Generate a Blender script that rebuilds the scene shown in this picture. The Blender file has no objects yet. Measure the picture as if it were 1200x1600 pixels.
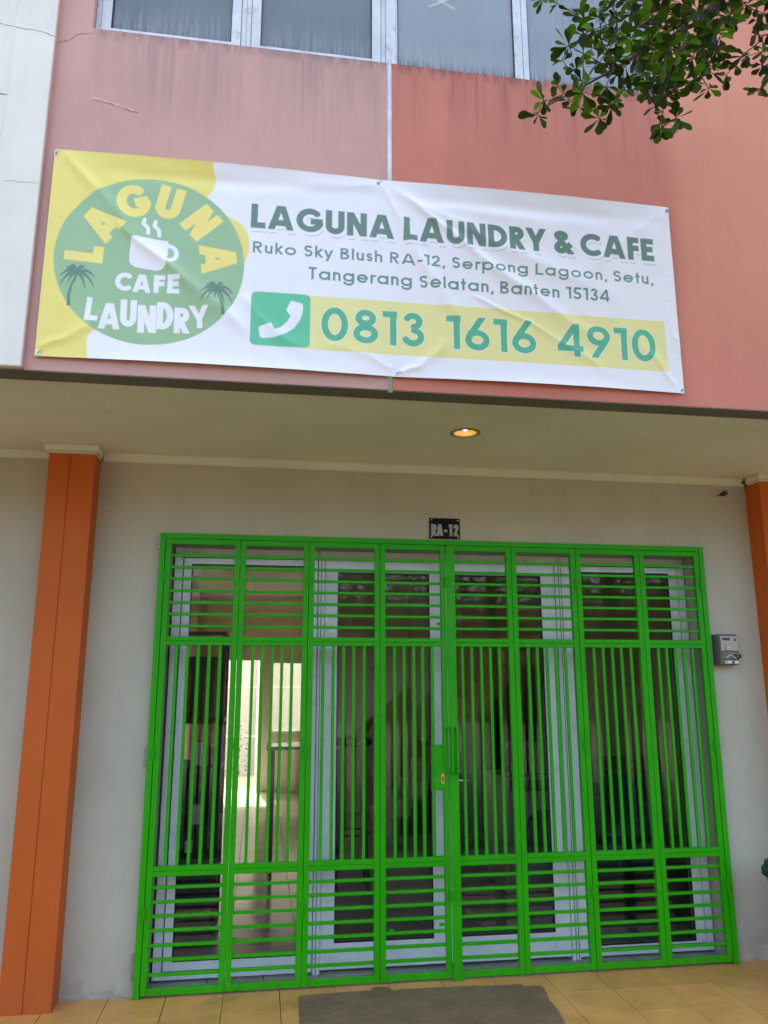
import bpy, bmesh, math, random
import numpy as np
from mathutils import Vector, Matrix
random.seed(7)
rng = np.random.default_rng(11)
SC = bpy.context.scene
COL = SC.collection

# ------------------------------------------------------------------ camera, sky, sun, exposure
YAW, PITCH, ROLL, FPX = 0.15328, 0.21541, -0.00125, 1223.19
cam_loc = Vector((0.57612, -4.42241, 1.52522))
fwd = Vector((math.sin(YAW)*math.cos(PITCH), math.cos(YAW)*math.cos(PITCH), math.sin(PITCH)))
rgt0 = Vector((math.cos(YAW), -math.sin(YAW), 0)); up0 = rgt0.cross(fwd)
rgt = math.cos(ROLL)*rgt0 + math.sin(ROLL)*up0
upv = -math.sin(ROLL)*rgt0 + math.cos(ROLL)*up0
cd = bpy.data.cameras.new('camera'); cam = bpy.data.objects.new('camera', cd); COL.objects.link(cam)
cd.sensor_fit = 'HORIZONTAL'; cd.sensor_width = 36.0; cd.lens = 36.0*FPX/1200.0
cd.clip_start = 0.05; cd.clip_end = 2000
cam.matrix_world = Matrix(((rgt.x, upv.x, -fwd.x, cam_loc.x), (rgt.y, upv.y, -fwd.y, cam_loc.y),
                           (rgt.z, upv.z, -fwd.z, cam_loc.z), (0, 0, 0, 1)))
SC.camera = cam

SUN_TRAVEL = Vector((0.12, -1.0, -1.22)).normalized()      # the sun stands behind the building
to_sun = -SUN_TRAVEL
sun_el = math.asin(to_sun.z); sun_rot = math.atan2(to_sun.x, to_sun.y)
W = bpy.data.worlds.new('World'); SC.world = W; W.use_nodes = True
nt = W.node_tree; nt.nodes.clear()
sky = nt.nodes.new('ShaderNodeTexSky'); sky.sky_type = 'NISHITA'; sky.sun_disc = False
sky.sun_elevation = sun_el; sky.sun_rotation = sun_rot
sky.air_density = 1.0; sky.dust_density = 8.0; sky.ozone_density = 0.15
bg = nt.nodes.new('ShaderNodeBackground'); bg.inputs['Strength'].default_value = 0.15
ow = nt.nodes.new('ShaderNodeOutputWorld')
nt.links.new(sky.outputs[0], bg.inputs['Color']); nt.links.new(bg.outputs[0], ow.inputs['Surface'])
sl = bpy.data.lights.new('sun', 'SUN'); sl.energy = 2.1; sl.angle = math.radians(0.5); sl.color = (1.0, 0.95, 0.87)
sun = bpy.data.objects.new('sun', sl); COL.objects.link(sun)
sun.rotation_euler = SUN_TRAVEL.to_track_quat('-Z', 'Y').to_euler(); sun.location = (0, 20, 25)
vs = SC.view_settings
SC.display_settings.display_device = 'sRGB'
vs.view_transform = 'Standard'; vs.look = 'None'; vs.gamma = 1.0; vs.use_curve_mapping = False
vs.exposure = 2.88
SC.render.engine = 'CYCLES'
SC.cycles.max_bounces = 8; SC.cycles.diffuse_bounces = 5; SC.cycles.transparent_max_bounces = 16
SC.cycles.caustics_reflective = False; SC.cycles.caustics_refractive = False

# ------------------------------------------------------------------ naming helpers
def tag(o, label=None, cat=None, group=None, kind=None):
    if label: o['label'] = label
    if cat: o['category'] = cat
    if group: o['group'] = group
    if kind: o['kind'] = kind
    return o
def par(o, p):
    o.parent = p
    o.matrix_parent_inverse = Matrix.Translation(-p.location) if p.type == 'EMPTY' and p.parent is None else Matrix.Identity(4)
def thing(name, loc, label, cat, group=None):
    o = bpy.data.objects.new(name, None); COL.objects.link(o); o.location = loc; o.empty_display_size = .1
    return tag(o, label, cat, group)
def link(name, me, parent=None, mat=None):
    o = bpy.data.objects.new(name, me); COL.objects.link(o)
    if mat: me.materials.append(mat)
    if parent: par(o, parent)
    return o
class MB:
    """collects primitives (world coordinates) into one mesh"""
    def __init__(s): s.v = []; s.f = []; s.sm = False
    def box(s, x0, x1, y0, y1, z0, z1):
        b = len(s.v)
        s.v += [(x0,y0,z0),(x1,y0,z0),(x1,y1,z0),(x0,y1,z0),(x0,y0,z1),(x1,y0,z1),(x1,y1,z1),(x0,y1,z1)]
        s.f += [tuple(b+i for i in q) for q in ((0,3,2,1),(4,5,6,7),(0,1,5,4),(1,2,6,5),(2,3,7,6),(3,0,4,7))]
        return s
    def prism(s, pts, axis, a0, a1):
        """pts: 2D outline, extruded along axis ('x','y','z')"""
        b = len(s.v); n = len(pts)
        def P(p, a): return {'x': (a, p[0], p[1]), 'y': (p[0], a, p[1]), 'z': (p[0], p[1], a)}[axis]
        s.v += [P(p, a0) for p in pts] + [P(p, a1) for p in pts]
        s.f.append(tuple(b+i for i in range(n))); s.f.append(tuple(b+n+i for i in reversed(range(n))))
        for i in range(n): j = (i+1) % n; s.f.append((b+i, b+n+i, b+n+j, b+j))
        return s
    def tube(s, pts, r, n=8, cap=True):
        pts = [Vector(p) for p in pts]; rs = r if isinstance(r, (list, tuple)) else [r]*len(pts)
        b = len(s.v); prev = None
        for i, p in enumerate(pts):
            d = (pts[min(i+1, len(pts)-1)] - pts[max(i-1, 0)]).normalized()
            if prev is None:
                a = Vector((0,0,1)) if abs(d.z) < .9 else Vector((1,0,0)); u = d.cross(a).normalized()
            else: u = (prev - d*prev.dot(d)).normalized()
            prev = u; w = d.cross(u)
            for k in range(n):
                t = 2*math.pi*k/n; s.v.append(tuple(p + rs[i]*(math.cos(t)*u + math.sin(t)*w)))
        for i in range(len(pts)-1):
            for k in range(n):
                k2 = (k+1) % n; s.f.append((b+i*n+k, b+i*n+k2, b+(i+1)*n+k2, b+(i+1)*n+k))
        if cap:
            s.f.append(tuple(b+k for k in reversed(range(n)))); e = b+(len(pts)-1)*n
            s.f.append(tuple(e+k for k in range(n)))
        return s
    def lathe(s, c, prof, n=24):
        b = len(s.v)
        for (r, z) in prof:
            for k in range(n):
                t = 2*math.pi*k/n; s.v.append((c[0]+r*math.cos(t), c[1]+r*math.sin(t), c[2]+z))
        for i in range(len(prof)-1):
            for k in range(n):
                k2 = (k+1) % n; s.f.append((b+i*n+k, b+i*n+k2, b+(i+1)*n+k2, b+(i+1)*n+k))
        return s
    def mesh(s, name, bevel=0, smooth=False):
        me = bpy.data.meshes.new(name); me.from_pydata([tuple(v) for v in s.v], [], s.f); me.update()
        bm = bmesh.new(); bm.from_mesh(me)
        bmesh.ops.recalc_face_normals(bm, faces=bm.faces)
        if bevel:
            bmesh.ops.bevel(bm, geom=bm.edges[:], offset=bevel, segments=1, affect='EDGES', clamp_overlap=True)
        bm.to_mesh(me); bm.free()
        if smooth:
            for p in me.polygons: p.use_smooth = True
        return me
    def build(s, name, mat, parent=None, bevel=0, smooth=False):
        return link(name, s.mesh(name, bevel, smooth), parent, mat)
def boxo(name, mat, parent, *a, bevel=0): return MB().box(*a).build(name, mat, parent, bevel)

# ------------------------------------------------------------------ materials
def lin(c):
    return tuple(((x/255)/12.92 if x/255 <= .04045 else ((x/255+.055)/1.055)**2.4) for x in c)
class NT:
    def __init__(s, name):
        s.m = bpy.data.materials.new(name); s.m.use_nodes = True; s.t = s.m.node_tree; s.t.nodes.clear()
        s.out = s.n('ShaderNodeOutputMaterial')
    def n(s, t, **k):
        o = s.t.nodes.new(t)
        for a, b in k.items(): setattr(o, a, b)
        return o
    def l(s, a, b): s.t.links.new(a, b)
    def set(s, sock, v):
        if hasattr(v, 'is_output') or isinstance(v, bpy.types.NodeSocket): s.l(v, sock)
        else: sock.default_value = v
    def coord(s, sc=(1,1,1), loc=(0,0,0)):
        c = s.n('ShaderNodeTexCoord'); mp = s.n('ShaderNodeMapping'); mp.inputs['Scale'].default_value = sc
        mp.inputs['Location'].default_value = loc
        s.l(c.outputs['Object'], mp.inputs['Vector']); return mp.outputs[0]
    def noise(s, scale, detail=4, rough=.55, vec=None, lo=None, hi=None):
        o = s.n('ShaderNodeTexNoise'); o.inputs['Scale'].default_value = scale
        o.inputs['Detail'].default_value = detail; o.inputs['Roughness'].default_value = rough
        s.l(vec if vec is not None else (getattr(s, 'wc', None) or s.coord()), o.inputs['Vector'])
        r = o.outputs['Fac']
        return s.ramp(r, lo, hi) if lo is not None else r
    def ramp(s, v, lo, hi, a=0., b=1.):
        o = s.n('ShaderNodeMapRange'); o.interpolation_type = 'SMOOTHSTEP'
        s.l(v, o.inputs['Value'])
        for k, x in (('From Min', lo), ('From Max', hi), ('To Min', a), ('To Max', b)): o.inputs[k].default_value = x
        return o.outputs['Result']
    def math(s, op, a, b=0.):
        o = s.n('ShaderNodeMath', operation=op); s.set(o.inputs[0], a); s.set(o.inputs[1], b); return o.outputs[0]
    def xyz(s):
        c = s.n('ShaderNodeTexCoord'); o = s.n('ShaderNodeSeparateXYZ'); s.l(c.outputs['Object'], o.inputs[0]); return o.outputs
    def mix(s, f, a, b):
        o = s.n('ShaderNodeMix', data_type='RGBA'); s.set(o.inputs[0], f)
        for sk, v in ((o.inputs[6], a), (o.inputs[7], b)):
            if isinstance(v, tuple): v = (*v[:3], 1.)
            s.set(sk, v)
        return o.outputs[2]
    def bump(s, h, strength=.3, dist=.01, nrm=None):
        o = s.n('ShaderNodeBump'); o.inputs['Strength'].default_value = strength; o.inputs['Distance'].default_value = dist
        s.l(h, o.inputs['Height'])
        if nrm is not None: s.l(nrm, o.inputs['Normal'])
        return o.outputs[0]
    def pbr(s, col, rough=.6, metal=0., normal=None, spec=.5, emit=None, coat=0.):
        p = s.n('ShaderNodeBsdfPrincipled')
        if isinstance(col, tuple): col = (*col[:3], 1.)
        s.set(p.inputs['Base Color'], col); s.set(p.inputs['Roughness'], rough); p.inputs['Metallic'].default_value = metal
        p.inputs['Specular IOR Level'].default_value = spec; p.inputs['Coat Weight'].default_value = coat
        if normal is not None: s.l(normal, p.inputs['Normal'])
        if emit: p.inputs['Emission Color'].default_value = (*emit[0], 1); p.inputs['Emission Strength'].default_value = emit[1]
        s.l(p.outputs[0], s.out.inputs[0]); s.p = p; return s.m

def paint(name, col, rough=.5, var=.12, scale=3., bump=.1, bscale=60, metal=0., spec=.5, rnd=0., dirt=None, coat=0., world=False, wear=None):
    """generic painted / moulded surface: soft mottling, fine relief, roughness wear, optional per-object shift"""
    t = NT(name)
    if world: t.wc = t.n('ShaderNodeNewGeometry').outputs['Position']
    dark = tuple(c*(1-var) for c in col); lite = tuple(min(1, c*(1+var*.6)) for c in col)
    c = t.mix(t.noise(scale, 6, .6, lo=.3, hi=.7), dark, lite)
    if dirt: c = t.mix(t.math('MULTIPLY', t.noise(dirt[1], 8, .7, lo=.52, hi=.75), dirt[2]), c, dirt[0])
    if wear:
        g = t.n('ShaderNodeNewGeometry'); sp = t.n('ShaderNodeSeparateXYZ'); t.l(g.outputs['Normal'], sp.inputs[0]); sp2 = t.n('ShaderNodeSeparateXYZ'); t.l(g.outputs['Position'], sp2.inputs[0])
        du = t.math('MULTIPLY', t.ramp(sp.outputs[2], .5, .9), t.noise(9, 5, .7, lo=.3, hi=.7)); c = t.mix(t.math('MULTIPLY', du, .55), c, wear[0])
        ft = t.math('MULTIPLY', t.ramp(sp2.outputs[2], 0., .16, 1, 0), t.noise(26, 7, .75, lo=.46, hi=.62)); c = t.mix(t.math('MULTIPLY', ft, .4), c, wear[1])
        c = t.mix(t.math('MULTIPLY', t.noise(70, 3, .7, lo=.70, hi=.76), .8), c, wear[1])
    if rnd:
        oi = t.n('ShaderNodeObjectInfo'); hs = t.n('ShaderNodeHueSaturation')
        t.l(t.ramp(oi.outputs['Random'], 0, 1, 1-rnd, 1+rnd), hs.inputs['Value']); t.l(c, hs.inputs['Color']); c = hs.outputs[0]
    r = t.ramp(t.noise(scale*5, 5, .6), .3, .7, rough*.85, min(1, rough*1.15))
    nb = t.bump(t.noise(bscale, 4, .6), bump, .004) if bump else None
    return t.pbr(c, r, metal, nb, spec, coat=coat)

def plaster(name, col, stain=None, zwin=None, xwin=None, dirtz=None, bump=.25, rough=.85, streak=.6, dirtc=(.20, .19, .17), fade_shade=None):
    """painted render on masonry; rain streaks hang under the window sill (zwin), splash dirt above the floor"""
    t = NT(name); x = t.xyz()
    c = t.mix(t.noise(1.3, 7, .62, lo=.3, hi=.72), tuple(k*.93 for k in col), tuple(min(1, k*1.05) for k in col))
    if fade_shade: c = t.mix(t.math('MULTIPLY', t.math('MULTIPLY', t.ramp(t.math('ADD', x[0], t.math('MULTIPLY', t.noise(2, 5, .6), .12)), 2.52, 2.68), t.ramp(x[2], 2.7, 3.9, .25, 1)), t.noise(.9, 4, .6, lo=.15, hi=.6)), c, fade_shade)  # paler right side is weathering; its darker foot is shade put into the colour
    c = t.mix(t.math('MULTIPLY', t.noise(9, 8, .7, lo=.5, hi=.8), .14), c, tuple(k*.6 for k in col))
    c = t.mix(t.math('MULTIPLY', t.noise(1, 5, .7, t.coord((7, 7, .9), (5, 2, 0)), .45, .75), .16), c, tuple(k*.72 for k in col))
    c = t.mix(t.math('MULTIPLY', t.noise(.7, 3, .5, t.coord((1, 1, 1), (9, 4, 7)), .50, .62), .10), c, tuple(min(1, k*1.2) for k in col))
    if zwin:
        fall = t.ramp(x[2], zwin-.75, zwin, 0, 1)
        fall = t.math('POWER', fall, 1.3)
        s1 = t.noise(1, 6, .7, t.coord((13, 1, .5)), .40, .66)
        s2 = t.noise(1, 5, .75, t.coord((60, 1, .8)), .40, .75)
        s3 = t.noise(1, 5, .65, t.coord((5.5, 1, .55)), .40, .68)
        s = t.math('MAXIMUM', t.math('MULTIPLY', s1, t.math('ADD', t.math('MULTIPLY', s2, .7), .3)), t.math('MULTIPLY', s3, .38))
        edge = t.math('POWER', t.ramp(x[2], zwin-.14, zwin+.01, 0, 1), 2)
        e2 = t.math('MULTIPLY', edge, t.noise(1, 5, .7, t.coord((30, 1, 6)), .3, .6))
        s = t.math('MAXIMUM', t.math('MULTIPLY', s, fall), e2)
        if xwin:
            s = t.math('MULTIPLY', s, t.math('MULTIPLY', t.ramp(x[0], xwin[0]-.02, xwin[0]+.06), t.ramp(x[0], xwin[1]-.02, xwin[1]+.05, 1, 0)))
        c = t.mix(t.math('MULTIPLY', s, streak), c, stain)
    if dirtz is not None:
        low = t.ramp(x[2], dirtz, dirtz+.42, 1, 0)
        d = t.math('MULTIPLY', t.math('POWER', low, 1.6), t.noise(7, 8, .72, lo=.38, hi=.62))
        c = t.mix(t.math('MULTIPLY', d, .5), c, dirtc)
        sc = t.math('MULTIPLY', t.noise(2.2, 9, .8, t.coord((1,1,1),(3,1,2)), .60, .72), .4)
        c = t.mix(sc, c, tuple(k*.68 for k in col))
    h = t.math('ADD', t.noise(14, 6, .6), t.math('MULTIPLY', t.noise(120, 3, .6), .35))
    return t.pbr(c, rough, 0, t.bump(h, bump, .006), .25)

def glass(name, tint=(1,1,1), dust=.03):
    t = NT(name)
    tr = t.n('ShaderNodeBsdfTransparent'); tr.inputs[0].default_value = (*tint, 1)
    gl = t.n('ShaderNodeBsdfGlossy'); gl.inputs['Roughness'].default_value = .012
    df = t.n('ShaderNodeBsdfDiffuse'); df.inputs[0].default_value = (.6, .6, .58, 1)
    fr = t.n('ShaderNodeFresnel'); fr.inputs['IOR'].default_value = 1.5
    nb = t.bump(t.noise(1.2, 2, .5), .02, .02); t.l(nb, gl.inputs['Normal']); 
    m1 = t.n('ShaderNodeMixShader'); m2 = t.n('ShaderNodeMixShader')
    t.l(t.ramp(fr.outputs[0], 0, 1, .03, 1.), m1.inputs[0]); t.l(tr.outputs[0], m1.inputs[1]); t.l(gl.outputs[0], m1.inputs[2])
    t.l(t.math('MULTIPLY', t.noise(5, 8, .7, lo=.35, hi=.8), dust), m2.inputs[0])
    t.l(m1.outputs[0], m2.inputs[1]); t.l(df.outputs[0], m2.inputs[2]); t.l(m2.outputs[0], t.out.inputs[0])
    return t.m

PINK = (.56, .335, .285); SALMON = (.575, .212, .150)
M = {}
M['pink'] = plaster('faded_pink_render', PINK, stain=(.26, .17, .17), zwin=4.48, xwin=(-.28, 3.3), streak=.95)
M['salmon'] = plaster('salmon_render', SALMON, stain=(.22, .085, .08), zwin=4.48, xwin=(0, 2.5), streak=.9, fade_shade=(.68, .285, .185))
M['salmon_light'] = plaster('light_salmon_render', (.66, .265, .175))
M['white_col'] = plaster('white_render', (.77, .76, .66), stain=(.5, .5, .45), zwin=4.42, xwin=(-3, 3), streak=.25)
M['wall'] = plaster('grey_white_emulsion', (.46, .455, .36), dirtz=-.02, bump=.18)
M['ceiling'] = plaster('porch_ceiling_paint', (.78, .78, .62), bump=.08)
M['pale_in'] = plaster('pale_stair_paint', (.86, .79, .66), bump=.08)
M['mould'] = plaster('cream_moulding_paint', (.62, .66, .52), bump=.1)
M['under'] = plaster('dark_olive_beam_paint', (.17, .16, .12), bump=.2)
M['orange'] = plaster('orange_pillar_paint', (.50, .108, .014), dirtz=-.02, dirtc=(.26, .10, .04), bump=.12, rough=.6)
M['conduit'] = paint('grey_joint_cover', (.52, .53, .54), .5, .2, 8, dirt=((.2,.2,.2), 20, .5))
M['alu'] = paint('white_aluminium', (.70, .79, .80), .35, .07, 6, .03, dirt=((.35,.35,.33), 9, .5))
M['alu_dirty'] = paint('weathered_white_aluminium', (.62, .65, .66), .4, .12, 9, .05, dirt=((.13,.13,.13), 14, .75))
M['gasket'] = paint('black_rubber_gasket', (.015,.015,.015), .6, .2)
M['green'] = paint('green_enamel_paint', (.020, .355, .0), .45, .10, 4, .12, 90, dirt=((.014,.16,.004), 16, .45), spec=.2, world=True, wear=((.16,.30,.10), (.10,.075,.03)))
M['tile'] = paint('yellow_ochre_floor_tile', (.68, .325, .085), .42, .14, 5, .08, 80, rnd=.06, dirt=((.36,.22,.07), 3.5, .8), world=True)
M['tile_grey'] = paint('grey_sill_tile', (.38, .38, .34), .4, .15, 8, .06, rnd=.05, dirt=((.15,.14,.12), 12, .6), world=True)
M['tile_in'] = paint('beige_interior_tile', (.52, .48, .41), .16, .08, 4, .02, rnd=.04)
M['grout'] = paint('dark_grout', (.10, .085, .06), .9, .3, 20)
t = NT('rough_grey_cement'); n1 = t.noise(4, 9, .75, lo=.35, hi=.68); n2 = t.noise(45, 6, .7, lo=.35, hi=.7); n3 = t.noise(220, 3, .6, lo=.3, hi=.7)
c = t.mix(n1, (.22, .14, .068), (.34, .225, .12)); c = t.mix(t.math('MULTIPLY', n2, .45), c, (.14, .09, .05)); c = t.mix(t.math('MULTIPLY', n3, .25), c, (.33, .25, .16))
M['cement'] = t.pbr(c, .95, 0, t.bump(t.math('ADD', t.math('MULTIPLY', n2, .6), t.math('MULTIPLY', n3, .5)), .9, .006), .2)
M['sky_glass'] = None
M['glass'] = glass('clear_door_glass', (.93, .94, .92))
M['black'] = paint('black_paint', (.018, .018, .018), .45, .2)
M['blackmetal'] = paint('black_powder_coat', (.02, .02, .022), .4, .2)
M['chrome'] = paint('brushed_steel', (.62, .62, .60), .22, .08, metal=1.)
M['brass'] = paint('worn_brass', (.65, .42, .16), .35, .2, metal=1.)
M['steel'] = paint('galvanised_steel', (.34, .33, .31), .5, .25, 30, metal=.6, dirt=((.2,.09,.05), 30, .6))
M['in_wall'] = plaster('beige_interior_wall', (.72, .63, .50), bump=.08)
M['in_ceil'] = plaster('interior_ceiling', (.72, .66, .55), bump=.05)
M['yard'] = plaster('white_yard_wall', (.27, .30, .33), bump=.2)
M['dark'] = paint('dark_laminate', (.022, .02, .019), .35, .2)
M['blue'] = paint('navy_plastic', (.012, .035, .10), .45, .2)
M['red'] = paint('red_plastic', (.22, .02, .018), .45, .2)
M['paper'] = paint('white_paper', (.75, .75, .74), .8, .05)
M['orange_label'] = paint('orange_carton', (.6, .2, .04), .6, .1)
M['bluecard'] = paint('blue_card', (.05, .22, .5), .6, .1)
M['washer'] = paint('grey_washer_shell', (.20, .20, .20), .4, .1)
M['bingreen'] = paint('dark_green_plastic', (.012, .045, .035), .5, .15)
M['wood'] = paint('brown_wood', (.14, .07, .035), .5, .3, 8)
M['bark'] = paint('twig_bark', (.075, .042, .030), .8, .3, 30, .4)
M['road'] = None

# frosted film behind the upstairs glass: pale dusty blue-grey with dried rain runs towards the sill
for fk in (0, 1):
    t = NT('dusty_film_glass'); x = t.xyz()
    runs = t.noise(1, 6, .75, t.coord((55, 1, 2.2)), .38, .66)
    low = t.ramp(x[2], 4.50, 4.74, 1, 0)
    c = t.mix(t.noise(1.1, 3, .5, lo=.3, hi=.7), (.112, .138, .145) if not fk else (.215, .245, .262), (.145, .172, .178) if not fk else (.27, .30, .315))
    c = t.mix(t.math('MULTIPLY', t.math('MULTIPLY', runs, low), .55), c, (.36, .38, .37))
    c = t.mix(t.math('MULTIPLY', t.math('POWER', t.ramp(x[2], 4.50, 4.62, 1, 0), 2), t.noise(1, 4, .7, t.coord((90,1,4)), .4, .6)), c, (.05, .055, .055))
    if fk == 0: M['film'] = t.pbr(c, t.ramp(runs, 0, 1, .24, .34), 0, t.bump(t.noise(3, 3, .5), .03, .01), .5)
    else: M['film_pale'] = t.pbr(c, t.ramp(runs, 0, 1, .26, .32), 0, t.bump(t.noise(3, 3, .5), .03, .01), .5)

# block paving out in the street
t = NT('brown_block_paving'); br = t.n('ShaderNodeTexBrick')
br.inputs['Scale'].default_value = 5.; br.inputs['Color1'].default_value = (.115,.095,.07,1); br.inputs['Color2'].default_value = (.09,.08,.06,1)
br.inputs['Mortar'].default_value = (.09,.08,.07,1); br.inputs['Mortar Size'].default_value = .015
t.l(t.coord(), br.inputs['Vector'])
M['road'] = t.pbr(t.mix(t.noise(1.5, 7, .7, lo=.35, hi=.7), br.outputs[0], (.10,.09,.072)), .9)
M['soil'] = paint('dry_ground', (.16, .13, .09), .95, .3, .5)

def leafmat(name, c1, c2, tr):
    t = NT(name); oi = t.n('ShaderNodeObjectInfo'); at = t.n('ShaderNodeAttribute'); at.attribute_name = 'tone'
    f = t.math('POWER', t.math('FRACT', t.math('ADD', at.outputs['Fac'], oi.outputs['Random'])), 2.6)
    col = t.mix(f, c1, c2); col = t.mix(t.math('MULTIPLY', t.noise(60, 4, .6, lo=.5, hi=.8), .35), col, tuple(k*.5 for k in c1))
    p = t.n('ShaderNodeBsdfPrincipled'); t.l(col, p.inputs['Base Color']); p.inputs['Roughness'].default_value = .42
    p.inputs['Specular IOR Level'].default_value = .35
    tl = t.n('ShaderNodeBsdfTranslucent'); t.l(t.mix(f, tuple(k*.16 for k in tr), tr), tl.inputs[0])
    ms = t.n('ShaderNodeMixShader'); ms.inputs[0].default_value = .40
    t.l(p.outputs[0], ms.inputs[1]); t.l(tl.outputs[0], ms.inputs[2]); t.l(ms.outputs[0], t.out.inputs[0])
    return t.m
M['leaf'] = leafmat('glossy_green_leaf', (.003, .010, .003), (.030, .072, .006), (.17, .38, .004))
M['leaf_far'] = leafmat('street_tree_foliage', (.02, .05, .012), (.05, .09, .02), (.06, .13, .015))

# ------------------------------------------------------------------ levels and planes (metres)
YF = -1.208          # face of the pink upper storey
YW = .046            # face of the porch wall
ZC = 2.80            # porch ceiling
ZS = 4.475           # underside of the upstairs windows
# ------------------------------------------------------------------ ground
g = boxo('ground', M['soil'], None, -160, 160, -160, 160, -.60, -.30); tag(g, kind='structure')
st = boxo('street', M['road'], None, -40, 45, -34, -1.50, -.42, -.14); tag(st, kind='structure')
pf = boxo('porch_floor', M['grout'], None, -3.2, 7.2, -1.50, YW+.14, -.30, -.006); tag(pf, kind='structure')
TS = .28
tm = MB().box(-TS/2+.0018, TS/2-.0018, -TS/2+.0007, TS/2-.0007, -.008, 0).mesh('floor_tile', .0006); tm.materials.append(M['tile'])
k = 0
for iy in range(5):
    for ix in range(-9, 25):
        x = -.12 + TS*(ix+.5); y = YW - .006 - TS*(iy+.5)
        if iy == 0: y = .04 - TS*.5
        else: y = .04 - TS*(iy+.5)
        o = link('tile', tm, pf); o.location = (x + random.uniform(-.0007,.0007), y, random.uniform(-.0006,.0003))
        o.rotation_euler = (random.uniform(-.001,.001), random.uniform(-.001,.001), random.uniform(-.001,.001))
fl = boxo('interior_floor', M['grout'], None, -.36, 3.60, .30, 9.6, -.20, -.004); tag(fl, kind='structure')
TI = .40
tmi = MB().box(-TI/2+.002, TI/2-.002, -TI/2+.002, TI/2-.002, -.006, 0).mesh('interior_tile', .001); tmi.materials.append(M['tile_in'])
for iy in range(23):
    for ix in range(10):
        x = -.36 + TI*(ix+.5); y = .33 + TI*(iy+.5)
        if x > 3.6: continue
        o = link('tile', tmi, fl); o.location = (min(x, 3.4), y, random.uniform(-.0006,.0004)); o.rotation_euler = (random.uniform(-.0015,.0015), random.uniform(-.0015,.0015), 0)

# ------------------------------------------------------------------ the shop building
bld = thing('shop_building', (1.1, 3.5, 0), 'two storey pink shophouse with porch, orange pillars and white framed glass front', 'building')
# upper storey, pale pink half and salmon half, wall openings left for the windows
HX0, HX1 = -.283, 2.533
def wallbox(mat, *a): return boxo('wall', mat, bld, *a)
o = wallbox(M['pink'], -.428, 1.092, YF, YF+.106, 2.79, ZS); o['label'] = 'faded pale pink wall panel'
o = wallbox(M['pink'], -.428, HX0, YF, YF+.106, ZS, 6.1)
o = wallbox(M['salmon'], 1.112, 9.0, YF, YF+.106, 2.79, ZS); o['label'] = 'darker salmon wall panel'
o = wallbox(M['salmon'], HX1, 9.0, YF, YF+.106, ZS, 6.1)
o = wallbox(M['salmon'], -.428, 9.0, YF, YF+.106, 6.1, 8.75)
# joint cover between the two halves
MB().box(1.092, 1.112, YF+.01, YF+.106, 2.79, ZS).build('joint_backing', M['gasket'], bld)
MB().tube([(1.102, YF+.004, 2.780), (1.102, YF+.004, ZS+.02)], .0115, 12).build('joint_cover', M['conduit'], bld, smooth=True)
# neighbour's white front, stepped pilaster standing proud of the pink wall
nb = thing('neighbour_building', (-2.2, 3.5, 0), 'white rendered neighbouring shophouse front with a stepped pilaster, left of the pink wall', 'building')
MB().box(-.603, -.432, YF-.032, YF+.106, 2.790, 8.75).build('pilaster', M['white_col'], nb, .004)
MB().box(-.4315, -.4275, YF-.028, YF+.106, 2.790, 8.75).build('pilaster_edge', M['pink'], nb)
MB().box(-7.5, -.604, YF-.012, YF+.106, 2.790, 8.75).build('wall', M['white_col'], nb)
# weathered hairline cracks
def crack(pts, y, w, parent, mat='gasket'):
    m = MB(); out = []
    for i in range(len(pts)-1):
        a, b = Vector(pts[i]), Vector(pts[i+1]); n = 5
        for k in range(n): out.append(a.lerp(b, k/n) + Vector((random.uniform(-.002,.002), random.uniform(-.003,.003))))
    out.append(Vector(pts[-1]))
    for i in range(len(out)-1):
        a, b = out[i], out[i+1]; ww = w*random.uniform(.35, 1.1)
        d = (b-a).normalized(); nn = Vector((-d.y, d.x))*ww/2; a2 = a - d*ww*.2; b2 = b + d*ww*.2
        m.prism([tuple(a2+nn), tuple(a2-nn), tuple(b2-nn), tuple(b2+nn)], 'y', y-.0006-.0002*(i % 3), y+.002)
    return m.build('crack', M[mat], parent)
M['crackc'] = paint('crack_shadow_dirt', (.30, .24, .23), .95, .4, 40)
crack([(-.60,4.402),(-.54,4.40),(-.47,4.392),(-.434,4.376)], YF-.032, .004, nb, 'crackc')
crack([(-.74,4.452),(-.68,4.43),(-.604,4.425)], YF-.012, .004, nb, 'crackc')
crack([(-.80,4.078),(-.70,4.072),(-.604,4.068)], YF-.012, .006, nb, 'crackc')
crack([(-.57,3.63),(-.50,3.63),(-.44,3.632)], YF-.032, .0016, nb, 'crackc')
crack([(-.427,4.372),(-.40,4.386),(-.37,4.401),(-.355,4.425),(-.335,4.437),(-.283,4.445)], YF, .005, bld, 'crackc')
# rough repair ridge in the pink render
rp = MB()
pts = [(-.262+.0205*i, 4.112-.0052*i+random.uniform(-.003,.003)) for i in range(11)]
for i in range(10):
    a, b = pts[i], pts[i+1]; h = random.uniform(.004,.010)
    rp.prism([(a[0],a[1]-h),(b[0],b[1]-h),(b[0],b[1]+h*.6),(a[0],a[1]+h*.6)], 'y', YF-random.uniform(.001,.003), YF+.002)
M['repair'] = paint('pale_render_repair', (.60, .38, .35), .9, .2, 40, .8)
o = rp.build('render_ridge', M['repair'], bld)

# beam underside, ceiling, cornice
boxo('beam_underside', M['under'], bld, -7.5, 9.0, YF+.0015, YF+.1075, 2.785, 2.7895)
boxo('beam', M['under'], bld, -7.5, 9.0, YF+.107, YF+.15, 2.803, 3.0)
dlx, dly = 1.590, -.635
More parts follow.
